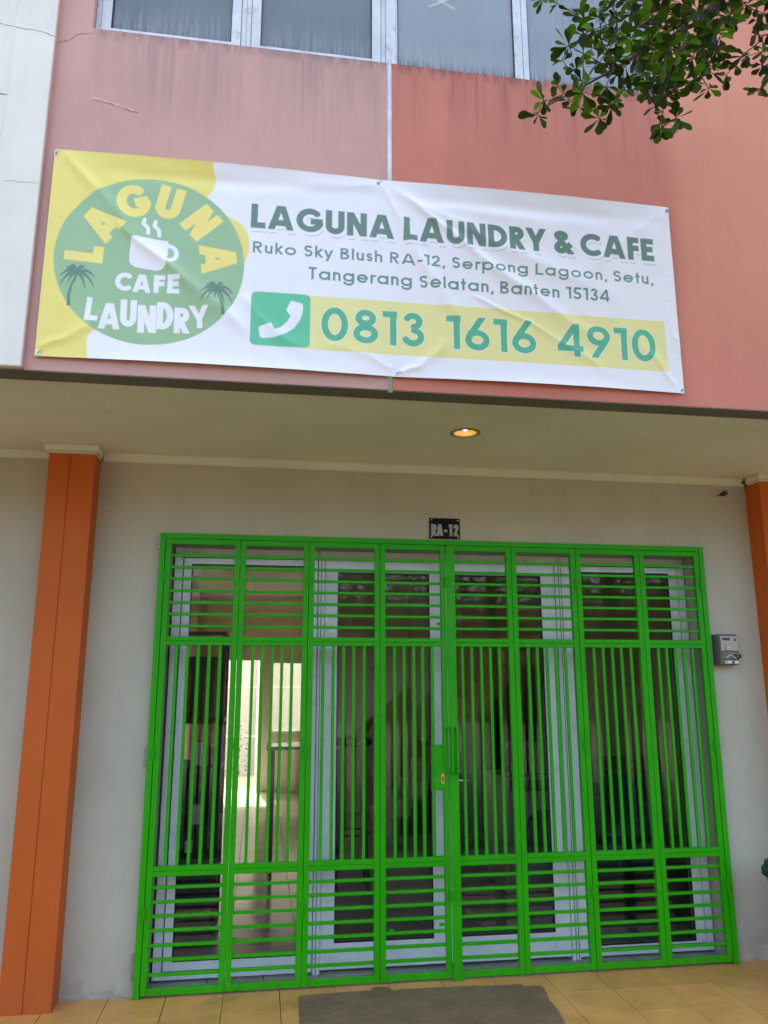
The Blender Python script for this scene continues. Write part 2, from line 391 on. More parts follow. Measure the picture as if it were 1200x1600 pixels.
# porch ceiling with a round hole for the downlight: four strips and a square collar with a circular cut
Yc0, Yc1 = YF+.108, .30; R = .072; q = .12
m = MB()
m.box(-7.5, dlx-q, Yc0, Yc1, ZC, ZC+.02).box(dlx+q, 9.0, Yc0, Yc1, ZC, ZC+.02)
m.box(dlx-q, dlx+q, Yc0, dly-q, ZC, ZC+.02).box(dlx-q, dlx+q, dly+q, Yc1, ZC, ZC+.02)
n = 48; b = len(m.v)
for i in range(n):
    a = 2*math.pi*i/n; cx, cy = math.cos(a), math.sin(a); s_ = q/max(abs(cx), abs(cy))
    m.v += [(dlx+R*cx, dly+R*cy, ZC), (dlx+s_*cx, dly+s_*cy, ZC)]
for i in range(n):
    j = (i+1) % n; m.f.append((b+2*i, b+2*i+1, b+2*j+1, b+2*j))
m.build('porch_ceiling', M['ceiling'], bld)
cor = MB()
def cornice(pts):
    """prism along a wall: small cove profile"""
    for (x0, y0), (x1, y1) in zip(pts[:-1], pts[1:]):
        pass
prof = [(YW, 2.748), (.022, 2.750), (.016, 2.756), (.012, 2.790), (.006, 2.7985), (YW, 2.7985)]
MB().prism(prof, 'x', -.337, 3.589).build('cornice', M['mould'], bld)
MB().prism(prof, 'x', -7.5, -.615).build('cornice', M['mould'], bld)
MB().prism(prof, 'x', 3.87, 9.0).build('cornice', M['mould'], bld)
# pillars
for px0, px1 in ((-.597, -.357), (3.609, 3.849)):
    gx = px0 + .108
    m = MB().box(px0, px1, -.098, YW+.02, -.002, 2.760)
    m2 = MB().box(px0, gx, -.1025, -.098, -.002, 2.760).box(gx+.007, px1, -.1025, -.098, -.002, 2.760)
    b = len(m.v); m.v += m2.v; m.f += [tuple(b+i for i in f) for f in m2.f]
    p = m.build('pillar', M['orange'], bld)
    c = MB().box(px0-.02, px1+.02, -.135, .006, 2.761, 2.7985)
    cc = c.build('capital', M['mould'], None, .004); cc.parent = p
    c2 = MB().box(px0-.010, px1+.010, -.120, .006, 2.752, 2.7605).build('capital_moulding', M['mould'], None, .002); c2.parent = p
# porch wall with the opening for the glass front
OX0, OX1, OZ = .052, 3.236, 2.300
DY = .20
m = MB()
m.box(-7.5, OX0, YW, .30, -.01, 2.79).box(OX1, 9.0, YW, .30, -.01, 2.79).box(OX0, OX1, YW, .30, OZ, 2.79)
m.build('porch_wall', M['wall'], bld)
# floor strip between gate and doors: grey tiles
sg = []
for i in range(11):
    x0 = OX0+.002 + i*.2945
    MB().box(x0, min(x0+.290, OX1-.002), YW+.001, .262, -.012, .002).build('sill_tile', M['tile_grey'], pf, .001)
# upper storey structure: slabs, side and back walls, roof
boxo('floor_slab', M['in_ceil'], bld, -7.5, 9.0, .30, 7.60, 2.83, 3.0)
boxo('floor_slab', M['in_ceil'], bld, -7.5, 9.0, YF+.151, .30, 2.83, 3.0)
boxo('roof', M['wall'], bld, -7.5, 9.0, YF+.107, 7.75, 8.55, 8.75)
boxo('side_wall', M['in_wall'], bld, -.52, -.36, .301, 7.60, -.01, 2.83)
boxo('side_wall', M['in_wall'], bld, 3.60, 3.76, .301, 7.60, -.01, 2.83)
# back wall with a doorway and a window to the yard
BY = 7.60
m = MB()
m.box(-7.5, -.02, BY, BY+.15, -.01, 8.55).box(.56, .72, BY, BY+.15, -.01, 1.86).box(1.95, 9.0, BY, BY+.15, -.01, 8.55)
m.box(.72, 1.95, BY, BY+.15, -.01, .80).box(-.02, 1.95, BY, BY+.15, 1.86, 8.55)
m.build('back_wall', M['in_wall'], bld)
m = MB(); m.box(.72, .76, BY-.01, BY+.05, .80, 1.86).box(1.91, 1.95, BY-.01, BY+.05, .80, 1.86).box(.76, 1.91, BY-.01, BY+.05, .80, .84).box(.76, 1.91, BY-.01, BY+.05, 1.82, 1.86).box(1.30, 1.34, BY-.01, BY+.05, .84, 1.82)
bw = m.build('back_window', M['alu'], bld)
pn = MB().box(.76, 1.30, BY+.02, BY+.026, .84, 1.82).box(1.34, 1.91, BY+.02, BY+.026, .84, 1.82).build('pane', M['glass'], None); pn.parent = bw
# upstairs rooms kept dark behind the film glass
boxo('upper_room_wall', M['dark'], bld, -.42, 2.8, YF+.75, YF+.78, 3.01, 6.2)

# ------------------------------------------------------------------ upstairs windows
WY = YF+.045       # front face of the frames
def upwin(x0, x1, sash, fl=.022, fr=.022):
    film = 'film' if sash else 'film_pale'
    z0, z1 = ZS+.004, 6.095
    f = MB().box(x0, x0+fl, WY, WY+.07, z0, z1).box(x1-fr, x1, WY, WY+.07, z0, z1).box(x0+fl, x1-fr, WY, WY+.07, z1-.03, z1).box(x0+fl, x1-fr, WY, WY+.07, z0, z0+.014)
    w = f.build('window', M['alu_dirty'], bld)
    def sub(mb, name, mat): o = mb.build(name, M[mat], None); o.parent = w; return o
    if sash:
        a0, a1 = x0+fl+.003, x1-fr-.003
        s = MB(); t = .043; tb = .028; b0 = z0+.017; zt = z1-.034
        s.prism([(a0,b0),(a1,b0),(a1-t,b0+tb),(a0+t,b0+tb)], 'y', WY-.006, WY+.04)
        s.prism([(a0,b0+.0006),(a0+t,b0+tb+.0006),(a0+t,zt-t),(a0,zt)], 'y', WY-.006, WY+.04)
        s.prism([(a1,b0+.0006),(a1,zt),(a1-t,zt-t),(a1-t,b0+tb+.0006)], 'y', WY-.006, WY+.04)
        s.prism([(a0,zt+.0005),(a0+t,zt-t+.0005),(a1-t,zt-t+.0005),(a1,zt+.0005)], 'y', WY-.006, WY+.04)
        sub(s, 'sash', 'alu_dirty')
        sub(MB().box(a0+t, a0+t+.004, WY-.002, WY+.011, b0+tb, zt-t).box(a1-t-.004, a1-t, WY-.002, WY+.011, b0+tb, zt-t).box(a0+t+.004, a1-t-.004, WY-.002, WY+.011, b0+tb, b0+tb+.003), 'gasket', 'gasket')
        sub(MB().box(a0+t-.003, a1-t+.003, WY+.012, WY+.018, b0+tb-.003, zt-t+.003), 'pane', film)
    else:
        sub(MB().box(x0+fl-.002, x1-fr+.002, WY+.010, WY+.016, z0+.012, z1-.028), 'pane', film)
        sub(MB().box(x0+fl, x0+fl+.004, WY+.002, WY+.0095, z0+.014, z1-.03).box(x1-fr-.005, x1-fr, WY+.002, WY+.0095, z0+.014, z1-.03), 'gasket', 'gasket')
    return w
upwin(HX0+.002, .409, True)
upwin(.4105, 1.090, True)
w3 = upwin(1.142, 1.798, False, .008, .042)
upwin(1.801, 2.527, False, .030, .03)
MB().box(1.0915, 1.1405, WY-.014, WY+.07, ZS+.002, 6.095).build('mullion', M['alu_dirty'], bld, .003)
# tape cross on the third pane
M['tape'] = paint('old_masking_tape', (.46,.48,.49), .8, .15, 20)
tp = MB()
for ang, L in ((.55, .085), (-.5, .075)):
    c, s_ = math.cos(ang), math.sin(ang); w = .009
    cx, cz = 1.385, 4.93
    P = [(-L,-w),(L,-w),(L,w),(-L,w)]
    tp.prism([(cx+c*a-s_*b_, cz+s_*a+c*b_) for a, b_ in P], 'y', WY+.0095-.0012*(ang > 0), WY+.0099)
tt = tp.build('tape_cross', M['tape'], None); tt.parent = w3

# ------------------------------------------------------------------ lettering: monoline glyphs drawn into a fine print raster
def arc(cx, cy, rx, ry, a0, a1, n=None):
    n = n or max(6, int(abs(a1-a0)/9)); return [(cx+rx*math.cos(math.radians(a0+(a1-a0)*i/n)), cy+ry*math.sin(math.radians(a0+(a1-a0)*i/n))) for i in range(n+1)]
def glyph(ch, t):
    """-> advance width, strokes (centre lines, cap height 1), clip (ymin, ymax), half-stroke"""
    h = t/2; X = .72; c = (0., 1.)
    if ch == 'L': return .52, [[(h,1),(h,0)], [(0,h),(.52,h)]], c
    if ch == 'I': return t, [[(h,1),(h,0)]], c
    if ch == 'A':
        w = .84+t*.4; d = h*1.12; m = w/2; a = .05
        return w, [[(d-a*.45,-a*1.05),(m-.02,1+a)], [(w-d+a*.45,-a*1.05),(m+.02,1+a)], [(w*.22,.27+h*.1),(w*.78,.27+h*.1)]], c
    if ch == 'G':
        r = .5-h; return .98, [arc(.5,.5,r,r,40,350), [(.98-h*.2,.5-h*.35),(.52,.5-h*.35)]], c
    if ch == 'C': r = .5-h; return .82, [arc(.5,.5,r,r,48,312)], c
    if ch == 'O': r = .5-h; return 1., [arc(.5,.5,r,r,0,360)], c
    if ch == 'U': w = .70; return w, [[(h,1)] + arc(w/2,w/2-.01,w/2-h,w/2-h-.01,180,360) + [(w-h,1)]], c
    if ch == 'N': w = .74; return w, [[(h,0),(h,1)], [(w-h,0),(w-h,1)], [(h*.9,1.04),(w-h*.9,-.04)]], c
    if ch == 'D': w = .76; return w, [[(h,0),(h,1)], [(h,h)] + arc(w-.5,.5,.5-h,.5-h,-90,90) + [(h,1-h)]], c
    if ch == 'R': w = .58; return w+.02, [[(h,0),(h,1)], [(h,1-h)] + arc(w-.29,.71,.29-h,.29-h,90,-90) + [(h,.42+h)], [(.26,.46),(w-h*.5,-.06)]], c
    if ch == 'B': w = .58; return w, [[(h,0),(h,1)], [(h,1-h)] + arc(w-.28,.755,.245-h,.245-h,90,-90) + [(h,.51+h)], [(h,.56-h*0)] + arc(w-.27,.28,.27-h,.28-h,90,-90) + [(h,h)]], c
    if ch == 'Y': w = .74; return w, [[(w/2,0),(w/2,.46)], [(h*.7-.02,1.05),(w/2,.40)], [(w-h*.7+.02,1.05),(w/2,.40)]], c
    if ch == 'F': return .48, [[(h,0),(h,1)], [(0,1-h),(.48,1-h)], [(0,.52),(.46,.52)]], c
    if ch == 'E': return .52, [[(h,0),(h,1)], [(0,1-h),(.52,1-h)], [(0,.52),(.48,.52)], [(0,h),(.52,h)]], c
    if ch == 'T': return .50, [[(.25,0),(.25,1)], [(0,1-h),(.50,1-h)]], c
    if ch == 'S':
        w = .54; r1 = .235-h*.5; r2 = .265-h*.5
        return w, [arc(w/2,1-h-r1,w/2-h,r1,28,270)[:-1] + arc(w/2,h+r2,w/2-h,r2,90,-152)], c
    if ch == '&':
        return .72, [arc(.30,.775,.165,.225-h,-50,230) + [(.60,.10),(.72,-.04)], [(.40,.60)] + arc(.28,.27,.28-h,.27-h,135,320) + [(.68,.44)]], (-.0, 1.)
    if ch == 'u': w = .50; return w, [[(h,X)] + arc(w/2,w/2-.01,w/2-h,w/2-h-.01,180,360) + [(w-h,X)], [(w-h,X),(w-h,0)]], c
    if ch == 'k': return .46, [[(h,0),(h,1.03)], [(h,.30),(.44,.76)], [(.17,.42),(.46,-.03)]], (0,1.03) if False else (0, 1.03)
    if ch == 'o': r = X/2; return X, [arc(r,r,r-h,r-h,0,360)], (-.02,1)
    if ch == 'a': r = X/2; return X+.02, [arc(r,r,r-h,r-h,0,360), [(X-h,0),(X-h,X)]], (-.02,1)
    if ch == 'g': r = X/2; return X+.02, [arc(r,r,r-h,r-h,0,360), [(X-h,X)] + arc(r,.02,r-h,.30-h*.6,0,-165)], (-.4,X+.01)
    if ch == 'p': r = X/2; return X+.02, [arc(r+.02,r,r-h,r-h,0,360), [(h,-.30),(h,X)]], (-.3,1)
    if ch == 'b': r = X/2; return X+.02, [arc(r+.02,r,r-h,r-h,0,360), [(h,0),(h,1.03)]], (-.02,1.03)
    if ch == 'e': r = X/2; return X, [arc(r,r,r-h,r-h,2,322), [(h,r),(X-h*.4,r)]], (-.02,1)
    if ch == 'l': return t, [[(h,0),(h,1.03)]], (0,1.03)
    if ch == 'h': w = .50; return w, [[(h,0),(h,1.03)], [(h,X*.55)] + arc(w/2,X-w/2+.01,w/2-h,w/2-h-.01,180,0) + [(w-h,0)]], (0,1.03)
    if ch == 'n': w = .50; return w, [[(h,0),(h,X)], [(h,X*.55)] + arc(w/2,X-w/2+.01,w/2-h,w/2-h-.01,180,0) + [(w-h,0)]], (0,X+.01)
    if ch == 'r': return .31, [[(h,0),(h,X)], [(h,X*.5)] + arc(.27,X-.20,.27-h,.20-h,180,75)], (0,X+.01)
    if ch == 't': return .32, [[(.16,0),(.16,.98)], [(0,X-h),(.32,X-h)]], c
    if ch == 's': w = .40; return w, [arc(w/2,X-h-.125,w/2-h,.135,30,270)[:-1] + arc(w/2,h+.145,w/2-h,.155,90,-150)], (-.02,1)
    if ch == 'y': return .52, [[(h*.6-.02,X+.05),(.27,.02)], [(.52-h*.6+.02,X+.05),(.15,-.33)]], (-.28,X)
    if ch == '1': return .34, [[(.34-h,0),(.34-h,1)], [(.03,.76+h*.1),(.34-h,1-h*.9)]] if t < .1 else [[(.34-h,0),(.34-h,1)], [(0,1-h),(.34,1-h)]], c
    if ch == '0': return .64, [arc(.32,.5,.32-h,.5-h,0,360)], (-.01,1.01)
    if ch == '8': return .60, [arc(.30,.745,.245-h*.9,.255-h,0,360), arc(.30,.285,.30-h,.285-h,0,360)], (-.01,1.01)
    if ch == '3': return .56, [arc(.28,.745,.235-h*.9,.255-h,158,-90), arc(.28,.285,.28-h,.285-h,90,-162)], (-.01,1.01)
    if ch == '6': return .62, [arc(.31,.31,.31-h,.31-h,0,360), [(.31-.31+h*1.25,.42),(.46,1.03)]], (-.01,1.)
    if ch == '9': return .62, [arc(.31,.69,.31-h,.31-h,0,360), [(.62-h*1.25,.58),(.16,-.03)]], (0.,1.01)
    if ch == '4': return .64, [[(.64-.16,0),(.64-.16,1)], [(.64-.16,1.0),(.05,.25)], [(0,.25),(.64,.25)]], c
    if ch == '5': return .56, [[(.54,1-h),(.15,1-h),(.10,.56)] , arc(.26,.31,.30-h,.31-h,125,-150)], c
    if ch == '2': return .56, [arc(.28,.70,.28-h,.30-h,170,-32) + [(.07,h*.8)], [(0,h),(.56,h)]], c
    if ch == '-': return .30, [[(0,.34),(.30,.34)]], c
    if ch == ',': return .18, [[(.15,.14),(.06,-.16)]], (-.17,.13)
    if ch == '.': return t, [[(h,0),(h,t)]], c
    return .34, [], c

class Canvas:
    """flat print on a panel of w x h metres; origin top left, u right, v down (negative)"""
    def __init__(s, u0, u1, v0, v1, cell, base):
        s.nu = int(round((u1-u0)/cell))+1; s.nv = int(round((v1-v0)/cell))+1
        s.u = np.linspace(u0, u1, s.nu); s.v = np.linspace(v0, v1, s.nv); s.cell = cell
        s.rgb = np.ones((s.nv, s.nu, 3), np.float32)*np.array(base, np.float32)
    def win(s, u0, u1, v0, v1):
        i0, i1 = np.searchsorted(s.u, (u0, u1)); j0, j1 = np.searchsorted(s.v, (v0, v1))
        return slice(max(0, j0-1), j1+1), slice(max(0, i0-1), i1+1)
    def put(s, w, sd, col, op=1.):
        a = (np.clip(.5 - sd/s.cell, 0, 1)*op)[..., None]
        s.rgb[w] = s.rgb[w]*(1-a) + np.array(col, np.float32)*a
    def shape(s, col, fn, box, grow=0., op=1.):
        w = s.win(box[0]-grow-.01, box[1]+grow+.01, box[2]-grow-.01, box[3]+grow+.01)
        U, V = np.meshgrid(s.u[w[1]], s.v[w[0]])
        if U.size: s.put(w, fn(U, V)-grow, col, op)
    def poly(s, pts, col, grow=0., op=1.):
        P = np.array(pts); s.shape(col, lambda U, V: sd_poly(U, V, P), (P[:,0].min(), P[:,0].max(), P[:,1].min(), P[:,1].max()), grow, op)
    def line(s, pts, hw, col, grow=0., round_=False):
        P = np.array(pts); hh = np.max(hw)
        s.shape(col, lambda U, V: sd_line(U, V, P, hw, round_), (P[:,0].min()-hh, P[:,0].max()+hh, P[:,1].min()-hh, P[:,1].max()+hh), grow)
    def glyph(s, ch, ox, oy, H, t, col, sx=1., rot=0., grow=0., clip=True, off=(0,0), shear=0.):
        w, st, cl = glyph(ch, t)
        c_, s_ = math.cos(rot), math.sin(rot)
        ex = .2
        cor = [(a*sx*H, b*H) for a in (-ex, w+ex) for b in (cl[0]-.1, cl[1]+.1)]
        cu = [ox+off[0]+c_*a-s_*b for a, b in cor]; cv = [oy+off[1]+s_*a+c_*b for a, b in cor]
        def fn(U, V):
            du, dv = U-ox-off[0], V-oy-off[1]
            x = (c_*du+s_*dv)/H; y = (-s_*du+c_*dv)/H
            x = x - shear*y
            d = np.full(U.shape, 9.)
            for pl in st:
                P = np.array([(a*sx, b) for a, b in pl]); d = np.minimum(d, sd_line(x, y, P, t/2, False))
            g = grow/H
            if clip: d = np.maximum(d, np.maximum(cl[0]-y, y-cl[1]))
            return d*H
        s.shape(col, fn, (min(cu), max(cu), min(cv), max(cv)), grow)
    def text(s, str_, u0, u1, base, H, t, col, track=.13, grow=0., off=(0,0), space=.36, layers=None):
        tot = 0; pos = []
        for ch in str_:
            if ch == ' ': tot += space; pos.append(None); continue
            w = glyph(ch, t)[0]; pos.append(tot); tot += w+track
        tot -= track; sx = (u1-u0)/(tot*H)
        for lay in (layers or [(col, grow, off)]):
            for ch, p in zip(str_, pos):
                if p is not None: s.glyph(ch, u0+p*H*sx, base, H, t, lay[0], sx, grow=lay[1], off=lay[2])
def sd_poly(U, V, P):
    d = np.full(U.shape, 1e9); ins = np.zeros(U.shape, bool); n = len(P)
    for i in range(n):
        a, b = P[i], P[(i+1) % n]; e = b-a; L = max(e@e, 1e-12)
        tt = np.clip(((U-a[0])*e[0]+(V-a[1])*e[1])/L, 0, 1)
        d = np.minimum(d, np.hypot(U-a[0]-tt*e[0], V-a[1]-tt*e[1]))
        cnd = (a[1] > V) != (b[1] > V)
        with np.errstate(divide='ignore', invalid='ignore'):
            xi = (b[0]-a[0])*(V-a[1])/(b[1]-a[1] if abs(b[1]-a[1]) > 1e-12 else 1e-12)+a[0]
        ins ^= cnd & (U < xi)
    return np.where(ins, -d, d)
def sd_line(U, V, P, hw, round_):
    d = np.full(U.shape, 1e9); n = len(P); closed = n > 2 and np.hypot(*(P[0]-P[-1])) < 1e-6
    hs = hw if isinstance(hw, np.ndarray) else np.full(n, hw)
    for i in range(n-1):
        a, b = P[i], P[i+1]; e = b-a; L = math.hypot(*e)
        if L < 1e-9: continue
        e = e/L; al = (U-a[0])*e[0]+(V-a[1])*e[1]; pr = np.abs(-(U-a[0])*e[1]+(V-a[1])*e[0])
        hh = hs[i]+(hs[i+1]-hs[i])*np.clip(al/L, 0, 1)
        qx = np.maximum(-al, al-L); qy = pr-hh
        bx = np.minimum(np.maximum(qx, qy), 0)+np.hypot(np.maximum(qx, 0), np.maximum(qy, 0)); d = np.minimum(d, bx)
    rng_ = range(0 if (round_ or closed) else 1, n if (round_ or closed) else n-1)
    for i in rng_: d = np.minimum(d, np.hypot(U-P[i][0], V-P[i][1])-hs[i])
    return d

def A(c):        # print ink colour from its look beside the white vinyl
    l = lin(c); w = lin((224, 227, 247)); return tuple(min(.85, .80*a/b) for a, b in zip(l, w))
WHITE = (.80, .80, .80)
YEL = A((222, 212, 120)); GRN = A((143, 180, 146)); HEAD = A((97, 127, 120)); ICON = A((92, 186, 153)); DIG = A((84, 171, 142))
PALM = A((92, 128, 112)); LETY = A((226, 214, 125)); GREY = A((188, 188, 204)); ADR = A((98, 136, 128)); YBAR = A((220, 217, 155))
BU0, BU1, BV0, BV1 = -1.492, 1.386, -.972, 0.
cv = Canvas(BU0, BU1, BV0, BV1, .0023, WHITE)
# yellow cloud shape behind the badge
P = [(-1.6,.1),(-.812,.1),(-.810,-.02)] + arc(-.86,-.09,.062,.085,30,-40) + [(-.86,-.2),(-.75,-.25)] + arc(-.715,-.395,.077,.125,80,-70) + [(-.8,-.55),(-1.1,-.75),(-1.24,-.83)] + arc(-1.235,-.895,.058,.065,110,200) + [(-1.285,-.95),(-1.275,-1.1),(-1.6,-1.1)]
cv.poly(P, YEL)
cv.poly(arc(-1.056,-.500,.399,.396,0,360,90)[:-1], GRN)
# palms, clipped by the badge edge through their placement
def palm(cx, cy, s, lean, trunk):
    n = len(trunk); cv.line(trunk, np.linspace(.0035, .0095, n)*s, PALM)
    for ang, L, dr in ((172,.082,.030),(205,.088,.045),(140,.070,.010),(118,.062,-.002),(60,.075,.012),(18,.098,.040),(-15,.098,.055),(-50,.080,.040),(-95,.055,.012),(-128,.068,.02)):
        a = math.radians(ang+lean); pts = []
        for i in range(9):
            f = i/8; r = L*f*s; pts.append((cx+r*math.cos(a), cy+r*math.sin(a)*.8+.018*s*math.sin(math.pi*f)-dr*s*f*f))
        w = np.array([.003,.0065,.0085,.0088,.0080,.0065,.0048,.003,.0005])*s
        cv.line(pts, w, PALM)
        for i in range(2, 8):
            p = pts[i]; q = (p[0]+(.004 if math.cos(a) > 0 else -.004)*s, p[1]-.015*s); cv.line([p, q], np.array([.003*s, .0006]), PALM)
palm(-1.356, -.588, .82, 0, [(-1.356,-.590),(-1.372,-.640),(-1.380,-.69),(-1.377,-.738)])
palm(-.774, -.618, .80, 0, [(-.774,-.620),(-.752,-.66),(-.741,-.70),(-.739,-.735)])
# LAGUNA round the badge
for ch, u, v, ang in (('L',-1.333,-.490,178),('A',-1.270,-.338,143),('G',-1.146,-.222,108),('U',-.992,-.214,78),('N',-.850,-.298,44),('A',-.770,-.466,8)):
    H = .158; w = glyph(ch, .27)[0]; sx = {'L':.95,'A':.90,'G':.88,'U':.98,'N':.95}[ch]; r = math.radians(ang-90)
    ox = u-(w*sx*H/2)*math.cos(r)+(H/2)*math.sin(r); oy = v-(w*sx*H/2)*math.sin(r)-(H/2)*math.cos(r)
    cv.glyph(ch, ox, oy, H, .27, LETY, sx, rot=r)
# cup
cv.poly([(-1.125,-.395),(-.990,-.402)] + arc(-1.0,-.41,.014,.012,60,0) + [(-.986,-.47),(-.993,-.51)] + arc(-1.03,-.512,.04,.036,0,-90) + arc(-1.10,-.505,.045,.035,-90,-170) + [(-1.147,-.47),(-1.142,-.41)] + arc(-1.127,-.41,.014,.014,170,95), WHITE)
cv.line(arc(-.983,-.462,.034,.036,100,-100), .0095, WHITE)
for su, sv in ((-1.083,-.338),(-1.036,-.345)):
    cv.line([(su-.010,sv+.032),(su-.014,sv+.012),(su+.006,sv-.008),(su+.009,sv-.034)], .0085, WHITE, round_=True)
# CAFE / LAUNDRY in the badge
for ch, a, b, z, H in (('C',-1.196,-1.130,-.652,.084),('A',-1.124,-1.048,-.654,.084),('F',-1.038,-.990,-.652,.084),('E',-.980,-.928,-.650,.086)):
    w = glyph(ch, .25)[0]; cv.glyph(ch, a, z, H, .25, WHITE, (b-a)/(w*H))
for ch, a, b, z0, z1, r in (('L',-1.314,-1.252,-.798,-.692,-.06),('A',-1.252,-1.163,-.834,-.716,.02),('U',-1.163,-1.098,-.818,-.694,.02),('N',-1.090,-1.014,-.842,-.714,.04),('D',-1.012,-.946,-.820,-.694,.03),('R',-.943,-.874,-.833,-.714,.02),('Y',-.874,-.792,-.806,-.702,.10)):
    H = z1-z0; w = glyph(ch, .215)[0]; cv.glyph(ch, a+.003, z0, H, .215, WHITE, (b-a-.007)/(w*H), rot=r)
# heading with its drop outline
cv.text('LAGUNA LAUNDRY & CAFE', -.636, 1.291, -.301, .119, .245, HEAD, track=.075, space=.26,
        layers=[(GREY, .0012, (.008,-.0195)), (WHITE, .0090, (.004,-.0065)), (HEAD, 0., (0,0))])
# address
cv.text('Ruko Sky Blush RA-12, Serpong Lagoon, Setu,', -.624, 1.276, -.423, .0555, .175, ADR, track=.115, space=.33)
cv.text('Tangerang Selatan, Banten 15134', -.374, 1.046, -.5325, .0600, .175, ADR, track=.115, space=.33)
# phone bar
cv.poly([(-.40,-.613),(1.316,-.613),(1.316,-.870),(-.40,-.870)], YBAR)
def rrect(u0, u1, v0, v1, r): return arc(u1-r,v1-r,r,r,0,90)+arc(u0+r,v1-r,r,r,90,180)+arc(u0+r,v0+r,r,r,180,270)+arc(u1-r,v0+r,r,r,270,360)
cv.poly(rrect(-.621,-.362,-.866,-.610,.024), ICON)
HS = [(250,670),(300,683),(307,692),(308,720),(295,770),(262,815),(215,845),(165,862),(98,866),(88,860),(78,812),(84,803),(136,788),(146,792),(160,822),(190,812),(225,780),(243,750),(222,724),(222,714),(240,674)]
cv.poly([(-.621+(x-35)/312*.259, -.610-(y-617-.073*(x-40))/283*.256) for x, y in HS], WHITE)
cv.text('0813 1616 4910', -.316, 1.264, -.8245, .1625, .185, DIG, track=.085, space=.42, layers=[(WHITE, .0026, (0,0)), (DIG, 0., (0,0))])

# ------------------------------------------------------------------ the banner itself: vinyl sheet with folds, pinned at six points
U, V = np.meshgrid(cv.u, cv.v)
def fold(p0, p1, amp, w, sharp=1., t0=0., t1=1.):
    p0, p1 = np.array(p0), np.array(p1); e = p1-p0; L = math.hypot(*e); e = e/L
    al = ((U-p0[0])*e[0]+(V-p0[1])*e[1])/L; pr = (-(U-p0[0])*e[1]+(V-p0[1])*e[0])
    wob = .020*np.sin(al*4.2+p0[0]*9)+.004*np.sin(al*19+p0[1]*5); pr = pr+wob
    env = np.clip(al/.10, 0, 1)*np.clip((1-al)/.35, 0, 1); env = env*env*(3-2*env)
    ww = w*(.45+.75*np.clip(al, 0, 1))
    return amp*env*np.exp(-np.abs(pr/ww)**1.7)
D = np.zeros_like(U)
D += fold((-1.47,-.01), (-.62,-.86), .015, .046)
D -= fold((-1.45,-.02), (-1.25,-.55), .007, .035)
D += fold((-1.22,-.30), (-.50,-.95), .011, .030)
D += fold((-.05,-.02), (.42,-.84), .014, .032)
D -= fold((-.05,-.03), (.30,-.80), .007, .05)
D += fold((.05,-.04), (1.10,-.86), .015, .036)
D += fold((-.03,-.03), (1.25,-.58), .009, .05)
D += fold((.35,-.55), (1.12,-.93), .008, .022)
D += fold((-.66,-.62), (-.33,-.96), .009, .035)
D += fold((.20,-.08), (.95,-.20), .007, .06)
D += fold((1.36,-.95), (1.05,-.62), .007, .03)
D += fold((1.37,-.02), (.80,-.52), .003, .04)
D += fold((.02,-.955), (.30,-.78), .008, .026)
D += fold((.02,-.955), (-.35,-.80), .006, .03)
D += fold((-1.48,-.95), (-1.20,-.72), .007, .03)
D += fold((-.02,-.03), (-.75,-.16), .006, .05)
D += fold((1.35,-.50), (1.385,-.78), .006, .02)
for k in range(5): D += fold((1.386,-.40-.1*k), (1.27+.01*k,-.44-.1*k), .0015, .012)
D += .0035*np.sin(U*3.1+1)*np.sin(-V*3.3) + .0012*np.sin(U*23+V*17+np.sin(V*9))*np.sin(V*29-U*5)
# the long edges roll between the pins
pins_t = [-1.485, -.060, 1.377]; pins_b = [-1.478, .026, 1.377]
def sagp(u, pins):
    r = np.zeros_like(u)
    for a, b in zip(pins[:-1], pins[1:]):
        m = (u >= a) & (u <= b); r[m] = np.sin(np.pi*(u[m]-a)/(b-a))
    return r
st_, sb_ = sagp(U, pins_t), sagp(U, pins_b)
D += .020*st_*np.exp((V-BV1)/.045) ; D -= .010*st_*np.exp(-((V+.085)/.035)**2)
D += .016*sb_*np.exp((BV0-V)/.035)
D = np.maximum(D*.74, -.007)
BO = np.array([1.1045, 0, 3.8176])
Vz = V - .009*st_*np.exp((V-BV1)/.25)*0 - .020*np.exp((V-BV1)/.1)*np.sin(np.pi*np.clip((U+.06)/1.44, 0, 1))*0 + .004*sb_*np.exp((BV0-V)/.2)
pos = np.stack([BO[0]+U, YF-.016-D, BO[2]+Vz], -1).reshape(-1, 3)
nv, nu = U.shape
idx = np.arange(nv*nu).reshape(nv, nu)
quads = np.stack([idx[:-1,:-1], idx[:-1,1:], idx[1:,1:], idx[1:,:-1]], -1).reshape(-1, 4)
me = bpy.data.meshes.new('banner_sheet')
me.vertices.add(len(pos)); me.vertices.foreach_set('co', pos.astype(np.float32).ravel())
me.loops.add(quads.size); me.loops.foreach_set('vertex_index', quads.astype(np.int32).ravel())
me.polygons.add(len(quads)); me.polygons.foreach_set('loop_start', np.arange(0, quads.size, 4, dtype=np.int32))
me.update(calc_edges=True)
ca = me.color_attributes.new('print', 'FLOAT_COLOR', 'POINT')
ca.data.foreach_set('color', np.concatenate([cv.rgb.reshape(-1,3), np.ones((nv*nu,1), np.float32)], 1).astype(np.float32).ravel())
me.polygons.foreach_set('use_smooth', np.ones(len(quads), bool))
t = NT('printed_vinyl'); at = t.n('ShaderNodeAttribute'); at.attribute_name = 'print'
c = t.mix(t.math('MULTIPLY', t.noise(2.5, 7, .7, lo=.5, hi=.8), .05), at.outputs['Color'], (.35,.34,.32))
M['vinyl'] = t.pbr(c, t.ramp(t.noise(4, 5, .6), .3, .7, .34, .46), 0, t.bump(t.noise(380, 2, .5), .06, .001), .45)
